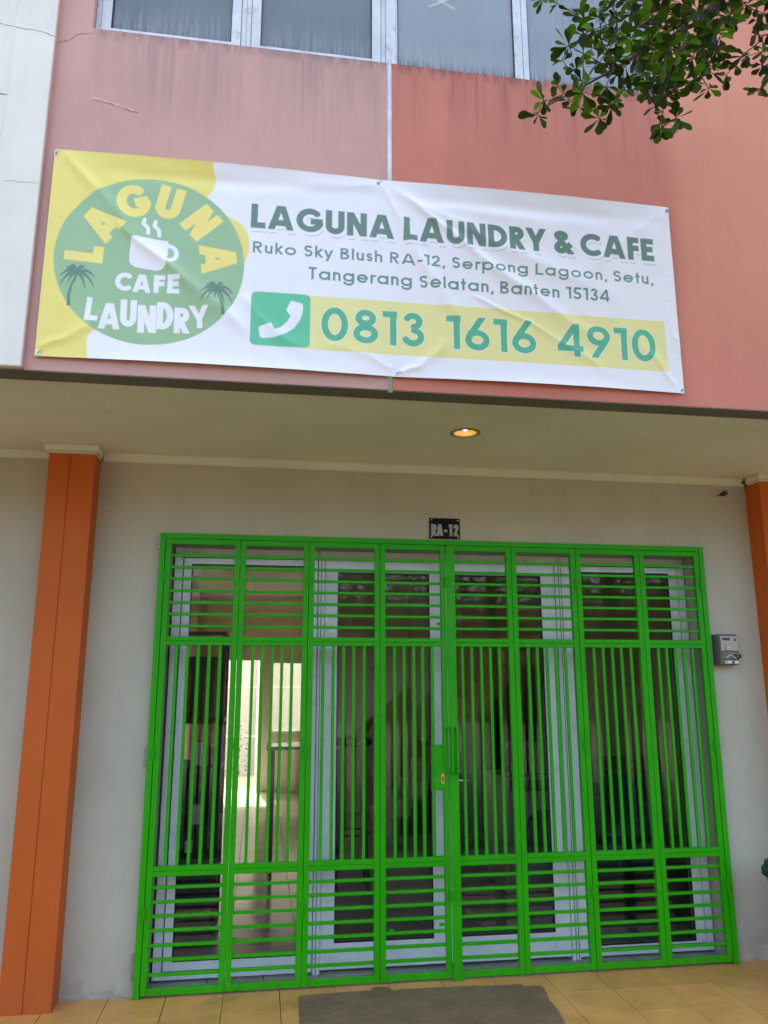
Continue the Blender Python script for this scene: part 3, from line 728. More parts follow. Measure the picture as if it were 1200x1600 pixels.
bn = thing('banner', (1.05, YF-.02, 2.85), 'white, yellow and green vinyl banner reading LAGUNA LAUNDRY & CAFE, pinned on the pink wall', 'banner')
sheet = link('sheet', me, bn, M['vinyl'])
for pu, pv in [(a, -.020) for a in pins_t] + [(a, BV0+.016) for a in pins_b]:
    x, z = BO[0]+pu, BO[2]+pv
    j = np.argmin(np.abs(cv.v-pv)); i = np.argmin(np.abs(cv.u-pu)); y = YF-.016-D[j, i]
    e = MB(); b = 0
    e.tube([(x,y+.001,z),(x,y-.002,z)], [.011,.009], 16)
    o = e.build('eyelet', M['chrome'], bn, smooth=False)
    s = MB().tube([(x,y-.002,z),(x,y-.006,z)], [.006,.0045], 10).tube([(x+.004,y-.003,z+.003),(x+.010,y-.010,z+.008),(x+.016,y-.006,z+.004)], .0014, 6).build('screw', M['steel'], None)
    par(s, bn)

# ------------------------------------------------------------------ glazed front behind the gate
def sub(p, mb, name, mat, bevel=0, smooth=False):
    o = mb.build(name, M[mat], None, bevel, smooth); o.parent = p; return o
def window_unit(x0, x1, gl0, gl1, gz0, gz1, label):
    z0, z1 = .016, 2.297
    f = MB().box(x0, x0+.045, DY, DY+.07, z0, z1).box(x1-.045, x1, DY, DY+.07, z0, z1).box(x0+.045, x1-.045, DY, DY+.07, z1-.052, z1).box(x0+.045, x1-.045, DY, DY+.07, z0, z0+.036)
    w = f.build('window', M['alu'], bld); w['label'] = label
    a0, a1, b0, b1 = x0+.052, x1-.052, z0+.043, z1-.058
    s = MB()
    s.prism([(a0,b0),(a1,b0),(gl1,gz0),(gl0,gz0)], 'y', DY-.004, DY+.04).prism([(a0,b1),(gl0,gz1),(gl1,gz1),(a1,b1)], 'y', DY-.004, DY+.04)
    s.prism([(a0,b0+.0006),(gl0,gz0+.0006),(gl0,gz1-.0006),(a0,b1-.0006)], 'y', DY-.004, DY+.04).prism([(a1,b0+.0006),(a1,b1-.0006),(gl1,gz1-.0006),(gl1,gz0+.0006)], 'y', DY-.004, DY+.04)
    sub(w, s, 'sash', 'alu')
    sub(w, MB().box(x0+.045, a0, DY+.02, DY+.06, z0+.036, z1-.052).box(a1, x1-.045, DY+.02, DY+.06, z0+.036, z1-.052).box(a0, a1, DY+.02, DY+.06, z0+.036, b0).box(a0, a1, DY+.02, DY+.06, b1, z1-.052), 'gap_seal', 'gasket')
    sub(w, MB().box(gl0, gl0+.005, DY, DY+.014, gz0, gz1).box(gl1-.005, gl1, DY, DY+.014, gz0, gz1).box(gl0+.005, gl1-.005, DY, DY+.014, gz1-.006, gz1).box(gl0+.005, gl1-.005, DY, DY+.014, gz0, gz0+.005), 'gasket', 'gasket')
    sub(w, MB().box(gl0-.004, gl1+.004, DY+.016, DY+.022, gz0-.004, gz1+.004), 'pane', 'glass')
    return w
window_unit(.066, .893, .162, .846, .100, 2.205, 'left fixed window of the glass front')
window_unit(2.412, 3.226, 2.502, 3.118, .068, 2.205, 'right fixed window of the glass front')
# door frame, two leaves
df = MB().box(.898, .936, DY-.006, DY+.08, .002, 2.297).box(2.362, 2.4105, DY-.006, DY+.08, .002, 2.297).box(.936, 2.362, DY-.006, DY+.08, 2.258, 2.297)
dfo = df.build('door_frame', M['alu'], bld, .002)
for gx_ in (2.3835, 2.399, .912): sub(dfo, MB().box(gx_, gx_+.003, DY-.0075, DY-.006, .002, 2.29), 'frame_groove', 'gasket')
def door(x0, x1, g0, g1, label):
    z0, z1, gz0, gz1 = .022, 2.252, .150, 2.172
    m = MB().box(x0, g0, DY, DY+.045, z0, z1).box(g1, x1, DY, DY+.045, z0, z1).box(g0, g1, DY+.001, DY+.044, z0, gz0).box(g0, g1, DY+.001, DY+.044, gz1, z1)
    d = m.build('door', M['alu'], bld, .0015); d['label'] = label
    sub(d, MB().box(g0, g0+.005, DY+.004, DY+.02, gz0, gz1).box(g1-.005, g1, DY+.004, DY+.02, gz0, gz1).box(g0+.005, g1-.005, DY+.004, DY+.02, gz1-.006, gz1).box(g0+.005, g1-.005, DY+.004, DY+.02, gz0, gz0+.005), 'gasket', 'gasket')
    sub(d, MB().box(g0-.004, g1+.004, DY+.021, DY+.027, gz0-.004, gz1+.004), 'pane', 'glass')
    return d
d1 = door(.938, 1.646, 1.013, 1.567, 'left glazed door leaf')
d2 = door(1.650, 2.359, 1.724, 2.270, 'right glazed door leaf')
hd = MB().box(1.672, 1.704, DY-.010, DY, .88, 1.06)
sub(d2, hd, 'handle_plate', 'chrome', .002)
sub(d2, MB().tube([(1.690,DY-.010,.982),(1.690,DY-.055,.982)], .009, 10).tube([(1.680,DY-.055,.982),(1.730,DY-.057,.983),(1.800,DY-.055,.982)], [.0095,.009,.0075], 10), 'handle', 'chrome', smooth=True)
sub(d2, MB().tube([(1.688,DY-.010,.905),(1.688,DY-.014,.905)], .010, 12), 'keyhole', 'gasket')

# ------------------------------------------------------------------ folding security gate
gt = thing('security_gate', (1.627, .015, 0), 'bright green folding security gate of eight barred steel panels before the glass doors', 'gate')
GX = [.0325, .4435, .829, 1.236, 1.626, 2.0205, 2.421, 2.829, 3.2215]
GZ = 2.347; Y0, Y1 = 0., .030
MB().box(0, .031, -.002, .034, 0, GZ).build('post', M['green'], gt, .0015)
MB().box(3.223, 3.254, -.002, .034, 0, GZ).build('post', M['green'], gt, .0015)
MB().box(.0315, 3.2225, -.001, .033, 2.317, GZ).build('header', M['green'], gt, .0015)
def stick(p, w, h, L, axis):
    """shared unit meshes for bars"""
bar_cache = {}
def bar(p, x0, x1, y0, y1, z0, z1, name='bar'):
    key = (round(x1-x0, 3), round(y1-y0, 4), round(z1-z0, 3))
    if key not in bar_cache:
        w, d, h = x1-x0, y1-y0, z1-z0
        me = MB().box(-w/2, w/2, -d/2, d/2, -h/2, h/2).mesh('gate_bar', .0012); me.materials.append(M['green']); bar_cache[key] = me
    o = link(name, bar_cache[key]); o.location = ((x0+x1)/2, (y0+y1)/2, (z0+z1)/2); o.parent = p
    return o
mids = [(.5615, .585), (.5865, .610), (1.729, 1.751), (1.7525, 1.776)]
topz = [2.222-.0650*k for k in range(7)]
botz = [.508-.0672*k for k in range(7)]
for i in range(8):
    a, b = GX[i]+.0012, GX[i+1]-.0012; zb, zt = .013, 2.3155
    if i == 3: b -= .003
    if i == 4: a += .004
    s = .0300
    yo = (.0015 if i % 2 else 0.)
    m = MB().box(a, a+s, Y0+yo, Y1+yo, zb, zt).box(b-s, b, Y0+yo, Y1+yo, zb, zt)
    e0, e1 = Y0+yo+.001, Y1+yo-.001
    m.box(a+s, b-s, e0, e1, zt-.030, zt).box(a+s, b-s, e0, e1, zb, zb+.032)
    for z0, z1 in mids: m.box(a+s, b-s, e0, e1, z0, z1)
    p = m.build('gate_panel', M['green'], gt, .0012)
    i0, i1 = a+s, b-s
    for z in topz + botz:
        z += random.uniform(-.0012, .0012)
        bar(p, i0, i1, Y0+yo+.008, Y0+yo+.022, z-.0078, z+.0078)
    n = 5
    for k in range(n):
        x = i0 + (i1-i0)*(k+1)/(n+1) + random.uniform(-.0015, .0015)
        bar(p, x-.0085, x+.0085, Y0+yo+.008, Y0+yo+.022, .610, 1.729)
    if i == 3:
        # lock case between stile and first bar, frame strips above and below
        sub(p, MB().box(i1-.056, i1-.0005, Y0-.002, Y1+.006, .962, 1.178), 'lock_case', 'green', .0015)
        sub(p, MB().box(i1-.061, i1, Y0+.003, Y1, .950, .9615).box(i1-.061, i1, Y0+.003, Y1, 1.1785, 1.190).box(i1-.0665, i1-.0565, Y0+.003, Y1, .95, 1.19), 'lock_frame', 'green')
        sub(p, MB().prism(arc(1.585,1.030,.009,.009,0,180)+arc(1.585,.992,.009,.009,180,360), 'y', Y0-.0045, Y0-.0015), 'keyhole_plate', 'brass')
        sub(p, MB().prism(arc(1.585,1.020,.004,.004,0,180)+arc(1.585,1.000,.003,.003,180,360), 'y', Y0-.0055, Y0-.0040), 'keyhole', 'black')
# cover strip and pull bars at the meeting stiles
MB().box(1.6245, 1.6745, -.009, -.0015, .002, 2.314).build('cover_strip', M['green'], gt, .001)
for x in (1.634, 1.664):
    h = MB()
    pts = [(x, -.040, 1.045+.245*k/24) for k in range(25)]
    h.tube(pts, [(.0085 if k % 2 else .0072) for k in range(25)], 10)
    h.tube([(x,-.040,1.052),(x,-.006,1.052)], .006, 8).tube([(x,-.040,1.283),(x,-.006,1.283)], .006, 8)
    h.build('pull_bar', M['green'], gt)
MB().box(1.600, 1.680, -.016, -.0095, 1.278, 1.296).box(1.610, 1.676, -.016, -.0095, 1.040, 1.052).build('pull_bar_bracket', M['green'], gt, .001)
# hinges
def hinge(x, z, y=-.006):
    m = MB().tube([(x,y,z-.030),(x,y,z-.001)], .0072, 12).tube([(x,y,z+.001),(x,y,z+.030)], .0072, 12).tube([(x,y,z+.030),(x,y,z+.036)], [.0045,.002], 8)
    m.box(x-.012, x-.004, y, .001, z-.024, z+.024).box(x+.004, x+.012, y, .001, z-.024, z+.024)
    m.build('hinge', M['green'], gt)
for x in (.0318, .829, 2.421, 3.2222):
    for z in (2.10, 1.175, .40): hinge(x, z+random.uniform(-.01,.01))
for z in (2.098, .415): hinge(1.6255, z, -.018)
# small latch tabs welded inside the panels, wall brackets
tb = [(.486,.245),(.795,.250),(1.30,.250),(1.575,.268),(.47,1.868),(.845,1.898),(1.585,1.861),(1.705,1.905),(2.06,1.885),(2.445,1.900)]
for x, z in tb: MB().box(x-.014, x+.014, Y1-.006, Y1+.004, z-.007, z+.007).build('latch_tab', M['green'], gt)
for z0, z1 in ((2.262,2.325),(1.100,1.190),(.080,.198)):
    m = MB().box(-.020, -.0005, .030, .0455, z0, z1)
    o = m.build('wall_bracket', M['steel'], gt, .002)
    for zz in (z0+.014, z1-.014): par(MB().tube([(-.012,.030,zz),(-.012,.0255,zz)], .0045, 6).build('anchor_bolt', M['steel'], None), gt)

# ------------------------------------------------------------------ things on the porch
# number plate
pc = Canvas(0, .184, -.124, 0, .0009, (.012, .012, .012))
for ch, a, b in (('R',.012,.042),('A',.046,.078),('-',.088,.108),('1',.116,.137),('2',.147,.174)):
    w = glyph(ch, .23)[0]; pc.glyph(ch, a, -.108, .072, .23, (.34,.35,.34), (b-a)/(w*.072)) if ch != '-' else pc.poly([(a,-.085),(b-.001,-.085),(b-.001,-.069),(a,-.069)], (.34,.35,.34))
def print_sheet(cv_, P, name, mat, parent):
    U, V = np.meshgrid(cv_.u, cv_.v); pos = P(U, V).reshape(-1, 3); nv, nu = U.shape; idx = np.arange(nv*nu).reshape(nv, nu)
    q = np.stack([idx[:-1,:-1], idx[:-1,1:], idx[1:,1:], idx[1:,:-1]], -1).reshape(-1, 4)
    me = bpy.data.meshes.new(name); me.from_pydata(pos.tolist(), [], q.tolist())
    ca = me.color_attributes.new('print', 'FLOAT_COLOR', 'POINT')
    ca.data.foreach_set('color', np.concatenate([cv_.rgb.reshape(-1,3), np.ones((nv*nu,1), np.float32)], 1).astype(np.float32).ravel())
    return link(name, me, parent, mat)
t = NT('printed_plate'); at = t.n('ShaderNodeAttribute'); at.attribute_name = 'print'; M['plate'] = t.pbr(at.outputs['Color'], .7, spec=.1)
npt = thing('number_plate', (1.63, .044, 2.36), 'small black house number plate reading RA-12 above the green gate', 'number plate')
MB().box(1.538, 1.722, .037, .0455, 2.362, 2.486).build('plate', M['black'], npt, .001)
print_sheet(pc, lambda U, V: np.stack([1.538+U, np.full(U.shape, .0365), 2.486+V], -1), 'lettering', M['plate'], npt)
for x, z in ((1.550,2.476),(1.710,2.474),(1.549,2.372),(1.711,2.372)): par(MB().tube([(x,.0365,z),(x,.034,z)], [.0045,.003], 10).build('screw', M['chrome'], None), npt)

# prepaid electricity meter
mt = thing('electricity_meter', (3.34, .045, 1.62), 'grey prepaid electricity meter with keypad and loose wires, on the wall right of the gate', 'meter')
MX0, MX1, MZ0, MZ1 = 3.286, 3.408, 1.628, 1.812
MB().prism([(.0455,MZ0),(-.030,MZ0+.004),(-.036,MZ0+.05),(-.036,MZ1-.012),(-.026,MZ1),(.0455,MZ1)], 'x', MX0, MX1).build('meter_case', paint('grey_meter_case', (.13,.13,.12), .5, .15), mt, .003)
fc = boxo('face', paint('pale_meter_face', (.36,.38,.34), .5, .1), mt, MX0+.008, MX1-.006, -.0395, -.0362, MZ0+.085, MZ1-.014)
sub(fc, MB().box(MX0+.018, MX0+.066, -.041, -.0396, MZ1-.038, MZ1-.022), 'display', 'dark')
kp = sub(fc, MB().box(MX0+.034, MX0+.072, -.0405, -.0396, MZ1-.098, MZ1-.062), 'keypad', 'dark')
kk = MB()
for i in range(3):
    for j in range(3): kk.box(MX0+.038+.0115*i, MX0+.0465+.0115*i, -.0425, -.0406, MZ1-.0945+.0112*j, MZ1-.0865+.0112*j)
sub(fc, kk, 'keys', 'paper')
sub(fc, MB().tube([(MX1-.022,-.0395,MZ1-.034),(MX1-.022,-.042,MZ1-.034)], .0075, 16), 'sensor', 'dark')
boxo('terminal_cover', paint('clear_terminal_cover', (.16,.15,.13), .25, .3, 30), mt, MX0+.006, MX1-.004, -.043, -.0365, MZ0+.034, MZ0+.083, bevel=.004)
bk = boxo('breaker_strip', M['paper'], mt, MX0+.026, MX1-.010, -.040, -.030, MZ0+.010, MZ0+.026)
sub(bk, MB().box(MX0+.068, MX0+.082, -.044, -.0401, MZ0+.012, MZ0+.024), 'breaker_switch', 'blue')
sub(bk, MB().box(MX0+.032, MX0+.038, -.0425, -.0401, MZ0+.014, MZ0+.022), 'test_button', 'black')
MB().tube([(MX1-.04,-.044,MZ0+.05),(MX1-.01,-.048,MZ0+.042),(MX1+.012,-.030,MZ0+.048),(MX1+.024,-.006,MZ0+.058),(MX1+.014,.02,MZ0+.072),(MX1-.002,.04,MZ0+.09)], .0045, 8).build('wire', M['black'], mt, smooth=True)
MB().tube([(MX1-.05,-.046,MZ0+.058),(MX1-.008,-.050,MZ0+.060),(MX1+.010,-.034,MZ0+.064),(MX1+.020,-.012,MZ0+.050),(MX1+.016,.016,MZ0+.044)], .0038, 8).build('wire', M['red'], mt, smooth=True)
MB().tube([(MX0+.03,-.044,MZ0+.045),(MX0+.06,-.048,MZ0+.062),(MX1-.03,-.047,MZ0+.04)], .003, 6).build('wire', M['paper'], mt, smooth=True)

# recessed downlight
dl = thing('downlight', (dlx, dly, ZC), 'round recessed downlight with a warm golden reflector in the porch ceiling', 'downlight')
MB().lathe((dlx,dly,ZC), [(.060,.004),(.060,-.004),(.064,-.006),(.078,-.003),(.080,-.0005),(.072,-.0003)], 48).build('trim_ring', paint('brown_trim_ring', (.26,.24,.18), .4, .1), dl, smooth=True)
M['gold'] = paint('golden_reflector', (.90,.62,.30), .4, .1, metal=.6)
MB().lathe((dlx,dly,ZC), [(.0605,.002),(.057,.016),(.048,.034),(.034,.048),(.018,.056),(.001,.058)], 48).build('reflector', M['gold'], dl, smooth=True)
t = NT('dim_warm_lamp'); M['lamp'] = t.pbr((.9,.7,.4), .4, emit=((1.,.55,.2), 2.5))
MB().lathe((dlx,dly,ZC), [(.001,.012),(.012,.015),(.020,.024),(.021,.036),(.015,.048),(.010,.056)], 20).build('bulb', M['lamp'], dl, smooth=True)

# black bulb holder on the wall, two cable ends at the cornice
bh = thing('bulb_holder', (3.44, .045, 2.69), 'small black bulb holder sticking out of the wall near the right pillar', 'bulb holder')
MB().tube([(3.418,.046,2.688),(3.420,.03,2.690),(3.425,.012,2.690)], .004, 8).build('cable', M['black'], bh, smooth=True)
MB().tube([(3.422,.018,2.690),(3.428,-.004,2.692),(3.434,-.022,2.694)], [.010,.016,.015], 16).build('socket', M['black'], bh)
for (x, y, z, lb) in ((3.575, .010, 2.772, 'small dark cable end at the cornice corner beside the right pillar'), (3.668, -.140, 2.764, 'small dark cable end on the capital of the right pillar')):
    ch = thing('cable_end', (x, y, z), lb, 'cable')
    MB().tube([(x,y+.004,z),(x,y-.012,z-.002)], [.006,.008], 8).build('cap', M['black'], ch)
    MB().tube([(x,y-.004,z),(x+.006,y-.010,z+.014),(x+.002,y-.006,z+.022)], .0022, 6).build('cable', M['black'], ch)
# wall plug holes
MB().tube([(-.306,.047,2.486),(-.306,.040,2.486)], .004, 8).build('wall_plug', M['paper'], bld)
for x, z in ((-.085,2.66),(-.085,2.640),(3.59,2.60)): MB().tube([(x,.047,z),(x,.0445,z)], .003, 6).build('drill_hole', M['black'], bld)

# ragged cement patch on the tiles before the gate
cp = MB(); random.seed(21)
edge = [(.800,-1.36),(.797,-.9),(.801,-.5),(.806,-.25),(.812,-.086),(.90,-.080),(1.0,-.075),(1.10,-.073),(1.175,-.072),(1.19,-.034),(1.225,-.030),(1.262,-.036),(1.272,-.070),(1.29,-.092),(1.33,-.080),(1.45,-.083),(1.60,-.090),(1.75,-.100),(1.90,-.112),(1.955,-.112),(1.968,-.140),(2.03,-.142),(2.056,-.150),(2.045,-.25),(2.030,-.31),(2.026,-.45),(2.004,-.60),(2.01,-.9),(1.985,-1.36)]
fine = []
for i in range(len(edge)):
    a, b = Vector(edge[i]), Vector(edge[(i+1) % len(edge)]); n = max(1, int((b-a).length/.018))
    for k in range(n): fine.append(tuple(a.lerp(b, k/n) + Vector((random.uniform(-.0022,.0022), random.uniform(-.0022,.0022)))))
def inner(pts, d): 
    c = Vector((1.42,-.7)); return [tuple(Vector(p)+(c-Vector(p)).normalized()*d) for p in pts]
n = len(fine); rings = [(fine, -.001), (inner(fine,.002), .006), (inner(fine,.010), .0095)]
for pts, z in rings: cp.v += [(p[0], p[1], z) for p in pts]
for r in range(2):
    for i in range(n): j = (i+1) % n; cp.f.append((r*n+i, r*n+j, (r+1)*n+j, (r+1)*n+i))
cp.f.append(tuple(2*n+i for i in range(n)))
o = cp.build('cement_patch', M['cement'], None)
tag(o, 'rough grey cement patch with ragged edges on the yellow tiles before the gate', 'cement patch')

# green bin at the right edge
bi = thing('waste_bin', (3.43, -.34, 0), 'dark green plastic bin with a rolled rim standing by the right pillar', 'bin')
bx, by = 3.440, -.34
MB().lathe((bx,by,0), [(.001,.004),(.125,.004),(.130,.012),(.163,.532),(.158,.532),(.126,.02),(.001,.016)], 40).build('body', M['bingreen'], bi, smooth=True)
MB().lathe((bx,by,0), [(.1635,.504),(.180,.560),(.186,.522),(.186,.552),(.178,.562),(.160,.560),(.1585,.5325)], 40).build('rim', M['bingreen'], bi, smooth=True)
MB().lathe((bx,by,0), [(.172,.563),(.168,.587),(.12,.608),(.03,.618),(.0,.618)], 40).build('lid', M['bingreen'], bi, smooth=True)

# ------------------------------------------------------------------ inside the shop
boxo('skirting', M['dark'], bld, -.3595, -.35, .31, 7.59, 0, .10)
# yard behind the shop
yd = boxo('yard_floor', M['yard'], None, -2, 5, 7.75, 9.9, -.2, -.03); tag(yd, kind='structure')
yw = boxo('yard_wall', M['yard'], None, -3, 6, 9.9, 10.05, -.2, 2.6)
tag(yw, 'white wall of the bright yard seen through the back door', 'wall')
for zz, hh in ((1.46, .012), (.62, .02)):
    o = MB().box(-2.9, 5.9, 9.885, 9.899, zz, zz+hh).build('ledge', M['alu'], None); o.parent = yw
o = MB().box(.52, .60, 9.80, 9.88, -.03, 2.55).build('drain_pipe', M['conduit'], None); o.parent = yw
# open back door leaf
bd = MB().prism([(-.02,7.60),(.02,7.585),(.02,6.95),(-.02,6.95)], 'z', .01, 1.84).build('back_door', M['alu'], bld)
# staircase against the right wall, beige closed side
stp = thing('staircase', (2.7, 4.2, 0), 'beige staircase with a solid sloping parapet behind the right glass door', 'staircase')
for k in range(13):
    x = 1.50+.0*k
    MB().box(1.86+.24*k*.62, 3.595, 4.02, 4.92, .0 if k < 3 else .17*k-.34, .17*(k+1)).build('step', M['in_wall'], stp) if k < 11 else None
MB().prism([(1.62,.90),(1.75,.60),(3.595,2.35),(3.595,2.82),(2.95,2.82)], 'y', 3.90, 4.0).build('parapet', M['in_wall'], stp)
MB().prism([(1.40,.88),(1.62,.86),(3.02,2.81),(2.2,2.82)], 'y', 5.4, 5.5).build('soffit', M['in_ceil'], stp)
MB().prism([(1.12,1.0),(1.358,1.129),(1.815,1.502),(2.30,1.90),(2.30,2.825),(1.12,2.825)], 'y', 2.293, 2.36).build('side_panel', M['pale_in'], stp)
MB().prism([(1.83,2.825),(1.83,1.50),(1.865,1.30),(2.08,1.62),(2.08,2.825)], 'y', 2.20, 2.29).build('newel_panel', M['pale_in'], stp)
# black display rack close to the left window
rk = thing('display_rack', (.27, 1.1, 0), 'tall black shelf rack holding boxes behind the left window', 'rack')
rx0, rx1, ry0, ry1 = .02, .345, .95, 1.50
for x in (rx0, rx1-.03):
    for y in (ry0, ry1-.03): MB().box(x, x+.03, y, y+.03, .002, 1.86).build('upright', M['blackmetal'], rk)
for z in (.30, .62, .98, 1.27, 1.84): MB().box(rx0, rx1, ry0, ry1, z, z+.022).build('shelf', M['blackmetal'], rk)
MB().box(rx0+.03, rx1-.03, ry1-.028, ry1-.02, .02, .95).build('back_panel', M['dark'], rk)
MB().box(rx0+.03, rx1-.03, ry0+.03, ry0+.036, .33, .60).build('front_panel', M['dark'], rk)
def small(name, mat, label, cat, *a, group=None, bevel=.004):
    o = MB().box(*a).build(name, M[mat], None, bevel); return tag(o, label, cat, group)
small('black_box', 'dark', 'large black box filling the top of the black shelf rack', 'box', rx0+.035, rx1-.04, ry0+.05, ry1-.04, 1.295, 1.70)
small('carton', 'orange_label', 'orange carton on the middle shelf of the black rack', 'box', .225, .262, ry0+.06, ry0+.20, 1.003, 1.13)
small('carton', 'paper', 'white carton left of the orange one on the black rack', 'box', .172, .218, ry0+.06, ry0+.20, 1.003, 1.15)
small('carton', 'dark', 'dark carton right of the orange one on the black rack', 'box', .268, .312, ry0+.06, ry0+.20, 1.003, 1.12)
small('paper_roll', 'paper', 'white paper pack on the second shelf of the black rack', 'paper', .150, .225, ry0+.05, ry0+.15, .643, .76)
small('note', 'paper', 'small white note stuck on the black rack front', 'note', .140, .185, ry0-.003, ry0-.001, .49, .56, bevel=0)
# glass topped table and plastic goods in the middle left
M['tabletop'] = paint('marble_table_top', (.55,.56,.54), .12, .2, 12)
tbm = thing('side_table', (1.02, 2.6, 0), 'narrow table with a pale glossy top behind the left window', 'table')
MB().box(.64, 1.30, 2.4, 2.85, .985, 1.012).build('tabletop', M['tabletop'], tbm, .004)
for x in (.70, 1.24):
    for y in (2.44, 2.80): MB().box(x-.014, x+.014, y-.014, y+.014, 0, .984).build('leg', M['blackmetal'], tbm)
# bar stool
def stool(x, y, lb):
    s = thing('bar_stool', (x, y, 0), lb, 'stool')
    MB().lathe((x,y,0), [(.0,1.10),(.15,1.10),(.165,1.085),(.165,1.06),(.15,1.05),(.0,1.05)], 28).build('seat', M['black'], s, smooth=True)
    for k in range(4):
        a = math.pi/4+k*math.pi/2
        MB().tube([(x+.10*math.cos(a),y+.10*math.sin(a),1.05),(x+.18*math.cos(a),y+.18*math.sin(a),.0)], .013, 8).build('leg', M['blackmetal'], s)
    MB().lathe((x,y,.40), [(.155,-.008),(.165,0),(.155,.008),(.147,0),(.155,-.008)], 24).build('foot_ring', M['blackmetal'], s)
stool(1.30, 1.98, 'black round bar stool behind the left door leaf')
# laundry machine, baskets, cabinets on the right
wm = thing('washing_machine', (2.65, 1.6, 0), 'grey front loading washing machine behind the right door leaf', 'washing machine')
MB().box(2.42, 3.00, 1.50, 2.10, .01, .84).build('cabinet', M['washer'], wm, .01)
MB().tube([(2.71,1.500,.42),(2.71,1.470,.42)], [.19,.17], 32).build('door', M['dark'], wm)
MB().box(2.44, 2.98, 1.492, 1.499, .735, .82).build('control_panel', M['dark'], wm)
bk = thing('laundry_basket', (2.7, 1.8, .84), 'dark slatted laundry basket on top of the grey washing machine', 'basket')
MB().box(2.45, 2.90, 1.55, 1.95, .842, .86).build('base', M['dark'], bk)
for k in range(9): 
    x = 2.46+.05*k; MB().box(x, x+.028, 1.55, 1.556, .861, 1.06).build('slat', M['washer'], bk)
MB().box(2.44, 2.91, 1.54, 1.56, 1.061, 1.085).build('rim', M['washer'], bk)
cr = []
for k in range(6):
    o = tag(MB().box(2.98, 3.36, .90, 1.30, .30+.105*k, .40+.105*k).build('plastic_crate', M['blue'], None, .006), None, 'crate', 'stacked navy crates behind the right window')
    o['label'] = ['lowest','second','third','fourth','fifth','topmost'][k] + ' navy plastic crate of the stack behind the right window'
small('red_tray', 'red', 'red plastic tray on top of the navy crates behind the right window', 'tray', 2.99, 3.35, .91, 1.29, .927, 1.0)
small('low_bench', 'dark', 'low dark bench carrying the navy crates behind the right window', 'bench', 2.70, 3.55, .86, 1.36, .0, .297)
for k, (x, z) in enumerate(((3.28,1.44),(3.36,1.43))):
    small('wall_note', 'paper', ['left of two white notes on the right wall inside the shop','right of two white notes on the right wall inside the shop'][k], 'note', 3.592, 3.598, 1.62+.16*k, 1.72+.16*k, 1.36, 1.50, bevel=0)
small('blue_poster', 'bluecard', 'small blue and white notice on the stair parapet', 'notice', 1.83, 1.92, 3.86, 3.865, 1.62, 1.66, bevel=0) if False else None
# notice on the parapet
nc = thing('notice', (1.57, 2.29, 1.6), 'small white notice with a blue heading on the inside wall behind the left door', 'notice')
MB().box(1.505, 1.638, 2.288, 2.292, 1.555, 1.665).build('sheet', M['paper'], nc); MB().box(1.515, 1.630, 2.284, 2.2875, 1.625, 1.660).build('heading', M['bluecard'], nc)
# partition the notice hangs on
boxo('partition', M['in_wall'], bld, 1.30, 3.598, 5.51, 5.60, 0, 2.83)

# ------------------------------------------------------------------ leaves
def leaf_mesh(seed, L=.055, wd=.026):
    r = random.Random(seed); n = 7; v = []; f = []
    curl = r.uniform(-.10, .16); fold_ = r.uniform(.10, .30)
    prof = [.05, .10, .26, .48, .78, 1., .86, .42]
    for i in range(n+1):
        tt = i/n; y = L*tt; z = curl*L*tt*tt*2.0; w = wd/2*prof[i]*(1+r.uniform(-.05,.05))
        v += [(-w, y, z+w*fold_), (0, y, z), (w, y, z+w*fold_)]
    v.append((0, L*1.015, curl*L*2.0))
    for i in range(n):
        a = 3*i; f += [(a, a+1, a+4, a+3), (a+1, a+2, a+5, a+4)]
    a = 3*n; f += [(a, a+1, a+3+0), (a+1, a+2, a+3)]
    me = bpy.data.meshes.new('leaf'); me.from_pydata(v, [], f)
    for p in me.polygons: p.use_smooth = True
    me.materials.append(M['leaf']); return me
leaves = [leaf_mesh(k, random.uniform(.034, .072), random.uniform(.018, .030)) for k in range(14)]
